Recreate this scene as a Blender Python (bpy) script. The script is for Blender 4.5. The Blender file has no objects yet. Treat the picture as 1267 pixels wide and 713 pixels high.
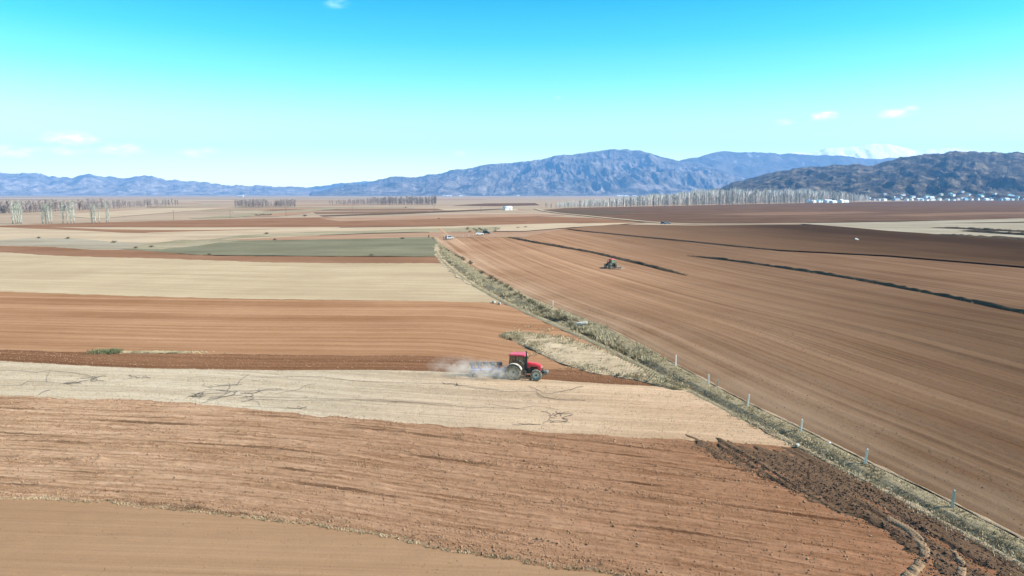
import bpy, bmesh, math, random
import numpy as np
R = math.radians
random.seed(7); rng = np.random.default_rng(7)
sc = bpy.context.scene
col = sc.collection

# ------------------------------------------------------------------ camera, sky, sun, exposure
F, H, HOR = 845.0, 22.0, 240.0                       # focal length in photo pixels, drone height, horizon row
PITCH = math.atan((356.5 - HOR) / F)
cam_d = bpy.data.cameras.new('camera'); cam = bpy.data.objects.new('camera', cam_d); col.objects.link(cam)
cam.location = (0, 0, H); cam.rotation_euler = (R(90) - PITCH, 0, 0)
cam_d.sensor_width = 36.0; cam_d.lens = 36.0 * F / 1267.0
cam_d.clip_start = 0.5; cam_d.clip_end = 120000
sc.camera = cam

SUN_EL, SUN_AZ = R(41), R(102)                       # azimuth clockwise from +Y: from the right, a little behind the camera
sun_dir = (math.sin(SUN_AZ) * math.cos(SUN_EL), math.cos(SUN_AZ) * math.cos(SUN_EL), math.sin(SUN_EL))
from mathutils import Vector, Matrix, noise as mnoise
sd = bpy.data.lights.new('sun', 'SUN'); sun = bpy.data.objects.new('sun', sd); col.objects.link(sun)
sd.energy = 4.8; sd.angle = R(0.5); sd.color = (1.0, 0.94, 0.85)
sun.rotation_euler = Vector(sun_dir).to_track_quat('Z', 'Y').to_euler()
sun.location = (60, -40, 80)

sc.view_settings.view_transform = 'Standard'; sc.view_settings.look = 'None'
sc.view_settings.exposure = 1.0; sc.view_settings.gamma = 1.0; sc.view_settings.use_curve_mapping = False
sc.render.engine = 'CYCLES'
sc.cycles.use_denoising = True
sc.cycles.volume_bounces = 2; sc.cycles.max_bounces = 4; sc.cycles.diffuse_bounces = 2; sc.cycles.transparent_max_bounces = 8
sc.cycles.volume_step_rate = 1.0; sc.cycles.volume_max_steps = 128

class NT:                                            # a small node-tree writer
    def __init__(s, tree):
        s.t = tree; tree.nodes.clear()
    def n(s, kind, **kw):
        nd = s.t.nodes.new(kind)
        for k, v in kw.items(): setattr(nd, k, v)
        return nd
    def link(s, a, b): s.t.links.new(a, b)
    def put(s, sock, v):
        if v is None: return
        if isinstance(v, bpy.types.NodeSocket): s.link(v, sock)
        else: sock.default_value = v
    def math(s, op, a, b=None, c=None, clamp=False):
        nd = s.n('ShaderNodeMath', operation=op, use_clamp=clamp)
        for i, v in enumerate((a, b, c)): s.put(nd.inputs[i], v)
        return nd.outputs[0]
    def vmath(s, op, a, b=None):
        nd = s.n('ShaderNodeVectorMath', operation=op)
        s.put(nd.inputs[0], a); s.put(nd.inputs[1], b)
        return nd.outputs[0]
    def noise(s, vec, scale=1.0, detail=3.0, rough=0.55, dist=0.0, out=0):
        nd = s.n('ShaderNodeTexNoise'); s.put(nd.inputs['Vector'], vec)
        nd.inputs['Scale'].default_value = scale; nd.inputs['Detail'].default_value = detail
        nd.inputs['Roughness'].default_value = rough; nd.inputs['Distortion'].default_value = dist
        return nd.outputs[out]
    def mapr(s, v, a, b, c=0.0, d=1.0):
        nd = s.n('ShaderNodeMapRange'); nd.clamp = True
        s.put(nd.inputs[0], v)
        for i, x in enumerate((a, b, c, d)): nd.inputs[i + 1].default_value = x
        return nd.outputs[0]
    def ramp(s, v, stops, mode='LINEAR'):
        nd = s.n('ShaderNodeValToRGB'); s.put(nd.inputs[0], v); cr = nd.color_ramp; cr.interpolation = mode
        while len(cr.elements) < len(stops): cr.elements.new(0.5)
        for e, (p, c) in zip(cr.elements, stops): e.position = p; e.color = (*c, 1) if len(c) == 3 else c
        return nd.outputs[0]
    def mix(s, f, a, b, mode='MIX'):
        nd = s.n('ShaderNodeMix', data_type='RGBA', blend_type=mode); s.put(nd.inputs[0], f)
        for sock, v in ((nd.inputs[6], a), (nd.inputs[7], b)):
            s.put(sock, (*v, 1) if isinstance(v, tuple) and len(v) == 3 else v)
        return nd.outputs[2]
    def scalev(s, vec, sc3):
        return s.vmath('MULTIPLY', vec, sc3)

def px_dir(u, v):                                    # direction from the drone through a photo pixel
    x = (u - 633.5) / F; y = (356.5 - v) / F
    return Vector((x, math.cos(PITCH) + y * math.sin(PITCH), -math.sin(PITCH) + y * math.cos(PITCH)))
def G(u, v, z=0.0):                                  # the point of the level ground seen at a photo pixel
    d = px_dir(u, v); t = (H - z) / -d.z
    return (d.x * t, d.y * t)

world = bpy.data.worlds.new('World'); sc.world = world; world.use_nodes = True
w = NT(world.node_tree)
sky = w.n('ShaderNodeTexSky', sky_type='NISHITA'); sky.sun_disc = False
sky.sun_elevation = SUN_EL; sky.sun_rotation = SUN_AZ; sky.altitude = 600; sky.air_density = 1.0
sky.dust_density = 0.6; sky.ozone_density = 1.6
tc = w.n('ShaderNodeTexCoord'); gen = tc.outputs['Generated']
sep = w.n('ShaderNodeSeparateXYZ'); w.link(gen, sep.inputs[0])
el = w.math('ARCSINE', sep.outputs[2]); az = w.math('ARCTAN2', sep.outputs[0], sep.outputs[1])
# the clear spring sky of the photograph: cyan-white above the mountains, deep azure higher up
tint = w.ramp(w.mapr(el, -0.02, 1.2), [(0.0, (2.35, 2.25, 1.2)), (0.03, (2.35, 2.25, 1.2)), (0.05, (2.2, 2.25, 1.2)), (0.10, (1.62, 2.1, 1.12)),
        (0.148, (0.68, 1.75, 1.12)), (0.187, (0.2, 1.42, 1.12)), (0.231, (0.0, 1.12, 1.1)), (0.30, (0.02, 0.85, 1.1)), (0.5, (0.04, 0.7, 1.05)), (1.0, (0.08, 0.65, 1.0))])
skyc = w.mix(1.0, sky.outputs[0], tint, 'MULTIPLY')
# small fair-weather clouds, given by azimuth, elevation and size
def ang(u, v):
    d = px_dir(u, v).normalized(); return math.atan2(d.x, d.y), math.asin(d.z)
clouds = [(88, 172, 40, 11, 1.0), (150, 185, 36, 10, .8), (10, 187, 42, 10, .8), (78, 188, 36, 7, .5), (240, 189, 24, 8, .5), (258, 187, 18, 7, .4),
          (1106, 140, 24, 7, .55), (1126, 135, 15, 5, .4), (1020, 144, 20, 8, .55), (970, 151, 16, 6, .25), (415, 4, 22, 8, .16), (690, 121, 8, 3, .12),
          (568, 189, 12, 5, .35), (1180, 186, 40, 4, .3)]
cl = [(*ang(u, v), a / F, b / F, s) for u, v, a, b, s in clouds]
crng = random.Random(3)
for k in range(16):                                  # the same kind of cloud all the way round
    cl.append((0.9 + k * (2 * math.pi - 1.8) / 15, crng.uniform(.05, .14), crng.uniform(.02, .05), crng.uniform(.006, .011), crng.uniform(.4, .9)))
wv = w.n('ShaderNodeCombineXYZ'); w.put(wv.inputs[0], az); w.put(wv.inputs[1], w.math('MULTIPLY', el, 2.2))
cn = w.noise(wv.outputs[0], 55, 5, 0.6)
cn = w.math('MULTIPLY', w.math('SUBTRACT', cn, 0.5), 1.9)
acc = None
for a, e, ww, hh, s in cl:
    dx = w.math('MULTIPLY', w.math('SUBTRACT', az, a), 1 / ww); dy = w.math('MULTIPLY', w.math('SUBTRACT', el, e), 1 / hh)
    q = w.math('SUBTRACT', 0.75, w.math('ADD', w.math('MULTIPLY', dx, dx), w.math('MULTIPLY', dy, dy)))
    m = w.math('ADD', q, cn, clamp=True); m = w.math('MULTIPLY', w.math('MULTIPLY', m, m), s)
    acc = m if acc is None else w.math('MAXIMUM', acc, m)
skyc = w.mix(acc, skyc, (21.0, 22.5, 21.0))
bg = w.n('ShaderNodeBackground'); w.link(skyc, bg.inputs[0]); bg.inputs[1].default_value = 0.09
wo = w.n('ShaderNodeOutputWorld'); w.link(bg.outputs[0], wo.inputs[0])

# ------------------------------------------------------------------ helpers
def tag(o, label, cat=None, group=None, kind=None):
    o['label'] = label
    if cat: o['category'] = cat
    if group: o['group'] = group
    if kind: o['kind'] = kind
    return o
def empty(name, loc=(0, 0, 0), rz=0.0):
    o = bpy.data.objects.new(name, None); col.objects.link(o); o.location = loc; o.rotation_euler = (0, 0, rz)
    o.empty_display_size = 0.3
    return o
def copy_tree(o, parent=None):
    c = o.copy(); col.objects.link(c); c.parent = parent
    if parent is not None: c.matrix_parent_inverse = o.matrix_parent_inverse.copy()
    for ch in o.children: copy_tree(ch, c)
    return c
def lerp_curve(pts):
    pts = sorted(pts); a = np.array(pts, float)
    return lambda x: np.interp(x, a[:, 0], a[:, 1])
def smooth_curve(pts):                               # monotone-ish cubic through points, straight beyond the ends
    pts = sorted(pts); a = np.array(pts, float); X, Y = a[:, 0], a[:, 1]
    m = np.gradient(Y, X)
    def f(x):
        x = np.asarray(x, float); i = np.clip(np.searchsorted(X, x) - 1, 0, len(X) - 2)
        h = X[i + 1] - X[i]; t = (x - X[i]) / h; tc_ = np.clip(t, 0, 1)
        h00 = 2 * tc_**3 - 3 * tc_**2 + 1; h10 = tc_**3 - 2 * tc_**2 + tc_; h01 = -2 * tc_**3 + 3 * tc_**2; h11 = tc_**3 - tc_**2
        y = h00 * Y[i] + h10 * h * m[i] + h01 * Y[i + 1] + h11 * h * m[i + 1]
        y = np.where(t < 0, Y[0] + (x - X[0]) * m[0], y); y = np.where(t > 1, Y[-1] + (x - X[-1]) * m[-1], y)
        return y
    return f
def hash2(xi, yi, seed):
    n = (xi.astype(np.int64) * 374761393 + yi.astype(np.int64) * 668265263 + seed * 144269504) & 0xffffffff
    n = ((n ^ (n >> 13)) * 1274126177) & 0xffffffff
    n = ((n ^ (n >> 16)) * 2246822519) & 0xffffffff
    return ((n ^ (n >> 15)) & 0xffffff) / float(0xffffff)
def vn(x, y, seed=0):
    xi = np.floor(x); yi = np.floor(y); fx = x - xi; fy = y - yi
    fx = fx * fx * fx * (fx * (fx * 6 - 15) + 10); fy = fy * fy * fy * (fy * (fy * 6 - 15) + 10)
    a = hash2(xi, yi, seed); b = hash2(xi + 1, yi, seed); c = hash2(xi, yi + 1, seed); d = hash2(xi + 1, yi + 1, seed)
    return (a + (b - a) * fx) * (1 - fy) + (c + (d - c) * fx) * fy
def fbm(x, y, oct=4, seed=0, gain=0.5):
    s = 0; a = 1; t = 0
    for k in range(oct):
        s = s + a * vn(x * 2**k + 17.3 * k, y * 2**k - 9.1 * k, seed + k); t += a; a *= gain
    return s / t
def ridged(x, y, oct=5, seed=0, gain=0.52):
    s = 0; a = 1; t = 0
    for k in range(oct):
        s = s + a * (1 - np.abs(2 * vn(x * 2**k + 3.7 * k, y * 2**k + 8.3 * k, seed + k) - 1)); t += a; a *= gain
    return s / t

def mesh_np(name, verts, faces, mat=None, uv=None, smooth=False):
    """verts (n,3); faces (m,k) of one size k; uv (n,2) per vertex"""
    me = bpy.data.meshes.new(name)
    verts = np.asarray(verts, np.float32); faces = np.asarray(faces, np.int32); k = faces.shape[1]
    me.vertices.add(len(verts)); me.vertices.foreach_set('co', verts.ravel())
    me.loops.add(faces.size); me.loops.foreach_set('vertex_index', faces.ravel())
    me.polygons.add(len(faces)); me.polygons.foreach_set('loop_start', np.arange(0, faces.size, k, dtype=np.int32))
    try: me.polygons.foreach_set('loop_total', np.full(len(faces), k, np.int32))
    except Exception: pass
    if uv is not None:
        l = me.uv_layers.new(name='rows'); l.data.foreach_set('uv', np.asarray(uv, np.float32)[faces.ravel()].ravel())
    me.update(calc_edges=True); me.validate()
    if smooth: me.polygons.foreach_set('use_smooth', np.ones(len(faces), bool))
    if mat: me.materials.append(mat)
    return me
def obj(name, me, parent=None):
    o = bpy.data.objects.new(name, me); col.objects.link(o)
    if parent: o.parent = parent
    return o
def grid_mesh(name, X, Y, Z, U, V, mat, smooth=True):
    n, m = X.shape; idx = np.arange(n * m).reshape(n, m)
    f = np.stack([idx[:-1, :-1], idx[:-1, 1:], idx[1:, 1:], idx[1:, :-1]], -1).reshape(-1, 4)
    return mesh_np(name, np.stack([X, Y, Z], -1).reshape(-1, 3), f, mat, np.stack([U, V], -1).reshape(-1, 2), smooth)

class MB:                                            # collects solid shapes, builds ONE mesh object
    def __init__(s): s.v = []; s.f = []
    def add(s, vs, fs):
        o = len(s.v); s.v += [tuple(p) for p in vs]; s.f += [tuple(i + o for i in f) for f in fs]; return s
    def box(s, c, size, rot=None, taper=(1, 1)):
        hx, hy, hz = (k / 2 for k in size); vs = []
        for sx, sy, sz in ((-1, -1, -1), (1, -1, -1), (1, 1, -1), (-1, 1, -1), (-1, -1, 1), (1, -1, 1), (1, 1, 1), (-1, 1, 1)):
            tx, ty = taper if sz > 0 else (1, 1); vs.append(Vector((sx * hx * tx, sy * hy * ty, sz * hz)))
        if rot is not None: vs = [rot @ p for p in vs]
        return s.add([p + Vector(c) for p in vs], [(3, 2, 1, 0), (4, 5, 6, 7), (0, 1, 5, 4), (1, 2, 6, 5), (2, 3, 7, 6), (3, 0, 4, 7)])
    def prism(s, pts, y0, y1, inset=0.0):            # side outline (x, z) extruded in y
        n = len(pts); cx = sum(p[0] for p in pts) / n; cz = sum(p[1] for p in pts) / n
        a = [(p[0], y0, p[1]) for p in pts]; b = [(p[0], y1, p[1]) for p in pts]
        return s.add(a + b, [tuple(range(n))[::-1] if y0 > y1 else tuple(range(n)), tuple(range(n, 2 * n))[::-1] if y0 < y1 else tuple(range(n, 2 * n))]
                     + [(i, i + n, (i + 1) % n + n, (i + 1) % n) for i in range(n)])
    def tube(s, pts, r, n=8, cap=True):
        pts = [Vector(p) for p in pts]; rs = r if isinstance(r, (list, tuple)) else [r] * len(pts); vs = []; fs = []
        for i, p in enumerate(pts):
            d = (pts[min(i + 1, len(pts) - 1)] - pts[max(i - 1, 0)]).normalized()
            up = Vector((0, 0, 1)) if abs(d.z) < 0.95 else Vector((1, 0, 0)); a = d.cross(up).normalized(); b = a.cross(d)
            vs += [p + (a * math.cos(t) + b * math.sin(t)) * rs[i] for t in (2 * math.pi * k / n for k in range(n))]
        for i in range(len(pts) - 1):
            fs += [(i * n + k, i * n + (k + 1) % n, (i + 1) * n + (k + 1) % n, (i + 1) * n + k) for k in range(n)]
        if cap: fs += [tuple(range(n))[::-1], tuple(range((len(pts) - 1) * n, len(pts) * n))]
        return s.add(vs, fs)
    def lathe(s, prof, n=24, c=(0, 0, 0)):           # profile of (radius, y) turned about the y axis
        vs = []; fs = []; m = len(prof)
        for k in range(n):
            t = 2 * math.pi * k / n
            vs += [(c[0] + r * math.cos(t), c[1] + y, c[2] + r * math.sin(t)) for r, y in prof]
        for k in range(n):
            k2 = (k + 1) % n
            fs += [(k * m + i, k * m + i + 1, k2 * m + i + 1, k2 * m + i) for i in range(m - 1)]
        return s.add(vs, fs)
    def mesh(s, name, mat, smooth=False):
        me = bpy.data.meshes.new(name); me.from_pydata(s.v, [], s.f); me.validate()
        bm = bmesh.new(); bm.from_mesh(me); bmesh.ops.recalc_face_normals(bm, faces=bm.faces); bm.to_mesh(me); bm.free()
        if smooth: me.polygons.foreach_set('use_smooth', [True] * len(me.polygons))
        if mat: me.materials.append(mat)
        return me
    def build(s, name, mat, parent=None, smooth=False, bevel=0.0, loc=None):
        o = obj(name, s.mesh(name, mat, smooth), parent)
        if loc: o.location = loc
        if bevel:
            b = o.modifiers.new('bevel', 'BEVEL'); b.width = bevel; b.segments = 2; b.limit_method = 'ANGLE'
        return o

# ------------------------------------------------------------------ materials
M = {}
def pbr(name, color, rough=0.6, metal=0.0, spec=0.3, dirt=None, dirt_amt=0.5, dscale=3.0, bump=0.0):
    m = bpy.data.materials.new(name); m.use_nodes = True; t = NT(m.node_tree)
    p = t.n('ShaderNodeBsdfPrincipled'); out = t.n('ShaderNodeOutputMaterial'); t.link(p.outputs[0], out.inputs[0])
    p.inputs['Roughness'].default_value = rough; p.inputs['Metallic'].default_value = metal; p.inputs['Specular IOR Level'].default_value = spec
    tcn = t.n('ShaderNodeTexCoord'); nz = t.noise(tcn.outputs['Object'], dscale, 5, 0.6)
    d = dirt if dirt else tuple(c * 0.7 for c in color)
    t.link(t.mix(t.mapr(nz, 0.35, 0.75, 0, dirt_amt), color, d), p.inputs['Base Color'])
    if bump:
        b = t.n('ShaderNodeBump'); b.inputs['Strength'].default_value = bump; b.inputs['Distance'].default_value = 0.05
        t.link(nz, b.inputs['Height']); t.link(b.outputs[0], p.inputs['Normal'])
    M[name] = m; return m

def soil(name, ca, cb, dark=None, light=None, streak=(0.02, 0.9), streak2=(0.06, 4.0), patch=0.03, grain=5.0, amt=(0.5, 0.25, 0.25),
         dark_amt=0.35, light_amt=0.25, bump=0.6, bdist=0.06, contrast=(0.36, 0.66), near_light=None, lines=None, shade_or_tone=None):
    """earth or stubble: rows run along u (metres), across is v (metres)"""
    m = bpy.data.materials.new(name); m.use_nodes = True; t = NT(m.node_tree)
    p = t.n('ShaderNodeBsdfPrincipled'); out = t.n('ShaderNodeOutputMaterial'); t.link(p.outputs[0], out.inputs[0])
    p.inputs['Roughness'].default_value = 1.0; p.inputs['Specular IOR Level'].default_value = 0.0
    uv = t.n('ShaderNodeUVMap', uv_map='rows').outputs[0]; ob = t.n('ShaderNodeTexCoord').outputs['Object']
    s1 = t.noise(t.scalev(uv, (streak[0], streak[1], 1)), 1, 4, 0.6, 0.3)
    s2 = t.noise(t.scalev(uv, (streak2[0], streak2[1], 1)), 1, 4, 0.6)
    pt = t.noise(ob, patch, 4, 0.6); gr = t.noise(ob, grain, 6, 0.72)
    f = t.math('ADD', t.math('ADD', t.math('MULTIPLY', s1, amt[0]), t.math('MULTIPLY', s2, amt[1])), t.math('MULTIPLY', pt, amt[2]))
    c = t.ramp(t.mapr(f, contrast[0], contrast[1]), [(0, ca), (1, cb)])
    if light: c = t.mix(t.mapr(t.math('ADD', t.math('MULTIPLY', gr, 0.6), t.math('MULTIPLY', s2, 0.4)), 0.52, 0.68, 0, light_amt), c, light)
    if dark: c = t.mix(t.mapr(t.math('ADD', t.math('MULTIPLY', gr, 0.55), t.math('MULTIPLY', s2, 0.45)), 0.47, 0.36, 0, dark_amt), c, dark)
    if lines:                                        # thin broken lines of another colour running with the rows
        ln = t.noise(t.scalev(uv, lines[1]), 1, 2, 0.5); bk = t.noise(t.scalev(uv, (0.12, 0.5, 1)), 1, 3, 0.6)
        lf = t.math('MULTIPLY', t.mapr(ln, lines[2], lines[2] + 0.05), t.mapr(bk, 0.42, 0.56))
        c = t.mix(t.math('MULTIPLY', lf, lines[3]), c, lines[0])
    if near_light:                                   # trodden paler soil close to the field edge at v = 0
        sv = t.n('ShaderNodeSeparateXYZ'); t.link(uv, sv.inputs[0])
        e = t.math('MULTIPLY', t.mapr(sv.outputs[1], near_light[1], 0.0), t.mapr(t.math('ADD', pt, s1), 0.75, 1.15))
        c = t.mix(t.math('MULTIPLY', e, near_light[2]), c, near_light[0])
    for ax, full_at, none_at, cm, wob_ in (shade_or_tone or ()):    # tone graded over a field, in places light falloff painted into the colour; 'u' along the rows, 'x' across the valley
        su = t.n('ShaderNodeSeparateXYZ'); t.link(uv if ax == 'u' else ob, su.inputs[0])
        dm = t.mapr(t.math('ADD', t.math('ADD', su.outputs[0], t.math('MULTIPLY', t.math('SUBTRACT', pt, .5), wob_)), t.math('MULTIPLY', t.math('SUBTRACT', s1, .5), wob_)), full_at, none_at, 1.0, 0.0)
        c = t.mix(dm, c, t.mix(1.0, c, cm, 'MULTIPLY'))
    t.link(c, p.inputs['Base Color'])
    hgt = t.math('ADD', gr, t.math('MULTIPLY', s2, 0.8))
    b = t.n('ShaderNodeBump'); b.inputs['Strength'].default_value = bump; b.inputs['Distance'].default_value = bdist
    t.link(hgt, b.inputs['Height']); t.link(b.outputs[0], p.inputs['Normal'])
    M[name] = m; return m

# soil and stubble (albedos)
soil('soil_tan', (0.250, 0.146, 0.078), (0.310, 0.188, 0.104), dark=(0.165, 0.096, 0.051), light=(0.378, 0.229, 0.127), dark_amt=.3, light_amt=.3, bump=.5, contrast=(.38, .62), streak=(.012, .5), streak2=(.03, 3.5), amt=(.3, .35, .35))
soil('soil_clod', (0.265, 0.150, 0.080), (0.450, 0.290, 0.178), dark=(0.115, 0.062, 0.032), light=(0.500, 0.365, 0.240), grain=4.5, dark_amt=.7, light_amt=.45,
     bump=.75, bdist=.08, streak=(.008, .5), streak2=(.14, 2.6), contrast=(.4, .6), amt=(.25, .5, .25), lines=((0.1, 0.055, 0.03), (.035, 1.1, 1), .6, .8), shade_or_tone=(('u', 26, -42, (.6, .47, .41), 25),))  # darkening to the right is painted in, for how light falls across the field
soil('soil_turned', (0.125, 0.058, 0.028), (0.215, 0.105, 0.054), dark=(0.065, 0.030, 0.015), light=(0.280, 0.152, 0.085), grain=3.0, dark_amt=.4, light_amt=.2,
     bump=.6, bdist=.07, streak=(.004, .45), streak2=(.02, 2.0), contrast=(.42, .58))
soil('soil_mid', (0.15, 0.085, 0.05), (0.23, 0.137, 0.083), dark=(0.11, 0.06, 0.035), light=(0.27, 0.17, 0.105), grain=.6, bump=.5, streak=(.004, .1), streak2=(.01, .6), contrast=(.4, .6))
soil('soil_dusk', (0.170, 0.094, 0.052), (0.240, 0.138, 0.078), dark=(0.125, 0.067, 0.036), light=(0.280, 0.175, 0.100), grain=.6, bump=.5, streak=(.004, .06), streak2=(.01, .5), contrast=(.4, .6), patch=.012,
     shade_or_tone=(('x', 185, 45, (.25, .25, .235), 110),))  # the soil itself gets darker towards the right
soil('soil_harrowed', (0.215, 0.103, 0.047), (0.390, 0.220, 0.120), dark=(0.170, 0.080, 0.037), light=(0.450, 0.280, 0.165), grain=2.0, dark_amt=.4, light_amt=.25,
     bump=.7, bdist=.08, streak=(.005, .2), streak2=(.012, 1.0), contrast=(.38, .62))
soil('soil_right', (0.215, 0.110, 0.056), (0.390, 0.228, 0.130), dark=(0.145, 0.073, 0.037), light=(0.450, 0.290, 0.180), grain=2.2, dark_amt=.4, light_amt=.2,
     bump=.8, bdist=.08, streak=(.004, .35), streak2=(.008, 1.9), contrast=(.375, .625), near_light=((0.44, 0.30, 0.19), 16.0, .8), shade_or_tone=(('u', 45, 190, (.5, .52, .53), 60), ('x', 72, 22, (.55, .56, .57), 25)))  # lens vignette and sun-angle shade painted into the colour, near and right
soil('soil_dark', (0.038, 0.024, 0.015), (0.060, 0.039, 0.024), dark=(0.026, 0.017, 0.011), light=(0.085, 0.058, 0.038), grain=.6, dark_amt=.4, light_amt=.2,
     bump=.7, bdist=.1, streak=(.004, .08), streak2=(.01, .5), contrast=(.42, .58), amt=(.4, .2, .4))
soil('soil_wet', (.105, .063, .037), (.175, .108, .064), dark=(.042, .025, .015), light=(.25, .165, .1), grain=3.0, dark_amt=.7, light_amt=.3,
     bump=1.0, bdist=.12, streak=(.05, .8), streak2=(.3, 4.0))
soil('soil_brown_far', (0.190, 0.095, 0.050), (0.250, 0.135, 0.077), dark=(0.125, 0.063, 0.033), light=(0.305, 0.165, 0.094), grain=.3, dark_amt=.3, light_amt=.2,
     bump=.4, streak=(.003, .05), streak2=(.01, .3), contrast=(.42, .58), amt=(.4, .2, .4))
soil('soil_pink_far', (0.280, 0.165, 0.100), (0.340, 0.215, 0.135), dark=(0.185, 0.109, 0.066), light=(0.415, 0.262, 0.165), grain=.3, dark_amt=.3, light_amt=.2,
     bump=.4, streak=(.003, .05), streak2=(.01, .3), contrast=(.42, .58), amt=(.4, .2, .4))
soil('soil_violet_far', (0.100, 0.056, 0.033), (0.150, 0.088, 0.053), dark=(0.070, 0.040, 0.025), light=(0.220, 0.145, 0.095), grain=.2, dark_amt=.4, light_amt=.3,
     bump=.4, streak=(.0015, .02), streak2=(.004, .1), contrast=(.42, .58), amt=(.4, .2, .4))
soil('stubble', (0.335, 0.255, 0.170), (0.465, 0.375, 0.265), dark=(0.220, 0.160, 0.100), light=(0.540, 0.460, 0.340), grain=5.0, dark_amt=.45, light_amt=.45,
     bump=.6, bdist=.05, streak=(.03, .5), streak2=(.05, 3.0), lines=((0.24, 0.17, 0.11), (.012, 1.6, 1), .62, .5), contrast=(.42, .58), shade_or_tone=(('u', 14, -22, (1.06, .9, .8), 20),))  # redder towards the ditch
soil('stubble_far', (0.340, 0.250, 0.150), (0.430, 0.330, 0.205), dark=(0.270, 0.190, 0.110), light=(0.480, 0.390, 0.265), grain=1.2, dark_amt=.4, light_amt=.4,
     bump=.5, streak=(.008, .12), streak2=(.02, .6), contrast=(.42, .58), amt=(.4, .2, .4))
soil('cream_far', (0.360, 0.265, 0.170), (0.440, 0.335, 0.220), dark=(0.310, 0.220, 0.140), light=(0.470, 0.380, 0.275), grain=.4, dark_amt=.3, light_amt=.3, bump=.3,
     streak=(.004, .05), streak2=(.01, .25), contrast=(.42, .58), amt=(.4, .2, .4))
soil('pale_grey_far', (0.250, 0.205, 0.140), (0.330, 0.280, 0.200), dark=(0.165, 0.135, 0.092), light=(0.403, 0.342, 0.244), grain=.3, dark_amt=.3, light_amt=.3, bump=.3,
     streak=(.003, .04), streak2=(.01, .2), contrast=(.42, .58), amt=(.4, .2, .4))
soil('grass_green', (0.135, 0.125, 0.075), (0.195, 0.175, 0.110), dark=(0.090, 0.095, 0.050), light=(0.280, 0.235, 0.160), grain=.8, dark_amt=.5, light_amt=.4, bump=.5,
     streak=(.01, .06), streak2=(.03, .3), contrast=(.42, .58), amt=(.4, .2, .4))
soil('weeds_grey', (0.220, 0.185, 0.110), (0.320, 0.260, 0.165), dark=(0.130, 0.120, 0.065), light=(0.400, 0.335, 0.230), grain=.5, dark_amt=.6, light_amt=.5, bump=.5,
     streak=(.02, .08), streak2=(.06, .3), contrast=(.42, .58), amt=(.4, .2, .4))
soil('plain', (0.280, 0.200, 0.130), (0.380, 0.285, 0.195), dark=(0.185, 0.132, 0.086), light=(0.464, 0.348, 0.238), grain=.02, dark_amt=.5, light_amt=.4, bump=.2,
     streak=(.0012, .006), streak2=(.003, .02), patch=.002)
soil('verge', (.23, .185, .11), (.33, .265, .165), dark=(.13, .108, .062), light=(.42, .345, .23), grain=2.4, dark_amt=.65, light_amt=.45, bump=1.0, bdist=.15,
     streak=(.05, .35), streak2=(.3, 1.4), patch=.12)
soil('dry_verge', (0.36, 0.265, 0.165), (0.5, 0.39, 0.255), dark=(0.17, 0.13, 0.075), light=(0.58, 0.48, 0.34), grain=2.0, dark_amt=.6, light_amt=.4, bump=1.0, bdist=.15,
     streak=(.12, .5), streak2=(.4, 1.5), patch=.2)
soil('spoil', (0.27, 0.19, 0.12), (0.42, 0.32, 0.21), dark=(0.14, 0.095, 0.06), light=(0.52, 0.42, 0.29), grain=4, dark_amt=.6, light_amt=.4, bump=1.0, bdist=.1, streak=(.4, 2), streak2=(1.2, 4))
soil('dust_path', (0.43, 0.32, 0.215), (0.52, 0.4, 0.28), dark=(0.3, 0.21, 0.14), light=(0.6, 0.5, 0.38), bump=.5)
soil('bank_weeds', (.085, .056, .033), (.14, .095, .058), dark=(.05, .034, .02), light=(.22, .16, .1), grain=1.5, dark_amt=.6, light_amt=.3, bump=1.0, bdist=.2,
     streak=(.05, .6), streak2=(.3, 1.5))
def two_tone(name, a, b, scale, lo=.4, hi=.6, rough=.9):
    m = bpy.data.materials.new(name); m.use_nodes = True; t = NT(m.node_tree)
    p = t.n('ShaderNodeBsdfPrincipled'); out = t.n('ShaderNodeOutputMaterial'); t.link(p.outputs[0], out.inputs[0])
    p.inputs['Roughness'].default_value = rough; p.inputs['Specular IOR Level'].default_value = .1
    ob = t.n('ShaderNodeTexCoord').outputs['Object']
    t.link(t.ramp(t.mapr(t.noise(ob, scale, 5, .6), lo, hi), [(0, a), (1, b)]), p.inputs['Base Color'])
    M[name] = m; return m
two_tone('straw', (0.30, 0.24, 0.14), (0.55, 0.46, 0.30), 0.5)
two_tone('olive_grass', (0.32, 0.25, 0.148), (0.52, 0.41, 0.25), 0.35)
two_tone('shrub_twigs', (0.1, 0.085, 0.05), (0.2, 0.165, 0.1), 1.2)
two_tone('green_weeds', (0.13, 0.14, 0.065), (0.24, 0.22, 0.12), 1.0)
two_tone('clod_brown', (0.24, 0.135, 0.074), (0.4, 0.245, 0.145), 1.0)
two_tone('clod_mid', (0.1, 0.06, 0.034), (0.19, 0.115, 0.068), 1.0)
two_tone('clod_dark', (0.075, 0.045, 0.03), (0.15, 0.093, 0.062), 1.0)
two_tone('poplar_pale', (0.36, 0.38, 0.31), (0.52, 0.53, 0.45), 0.4)
two_tone('poplar_grey', (0.46, 0.41, 0.37), (0.64, 0.59, 0.54), 0.3)
two_tone('tree_brown', (0.28, 0.22, 0.195), (0.42, 0.35, 0.315), 0.3)
two_tone('bark', (0.17, 0.145, 0.115), (0.30, 0.265, 0.22), 1.5)
two_tone('bark_pale', (0.38, 0.38, 0.33), (0.55, 0.54, 0.47), 1.5)

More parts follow.
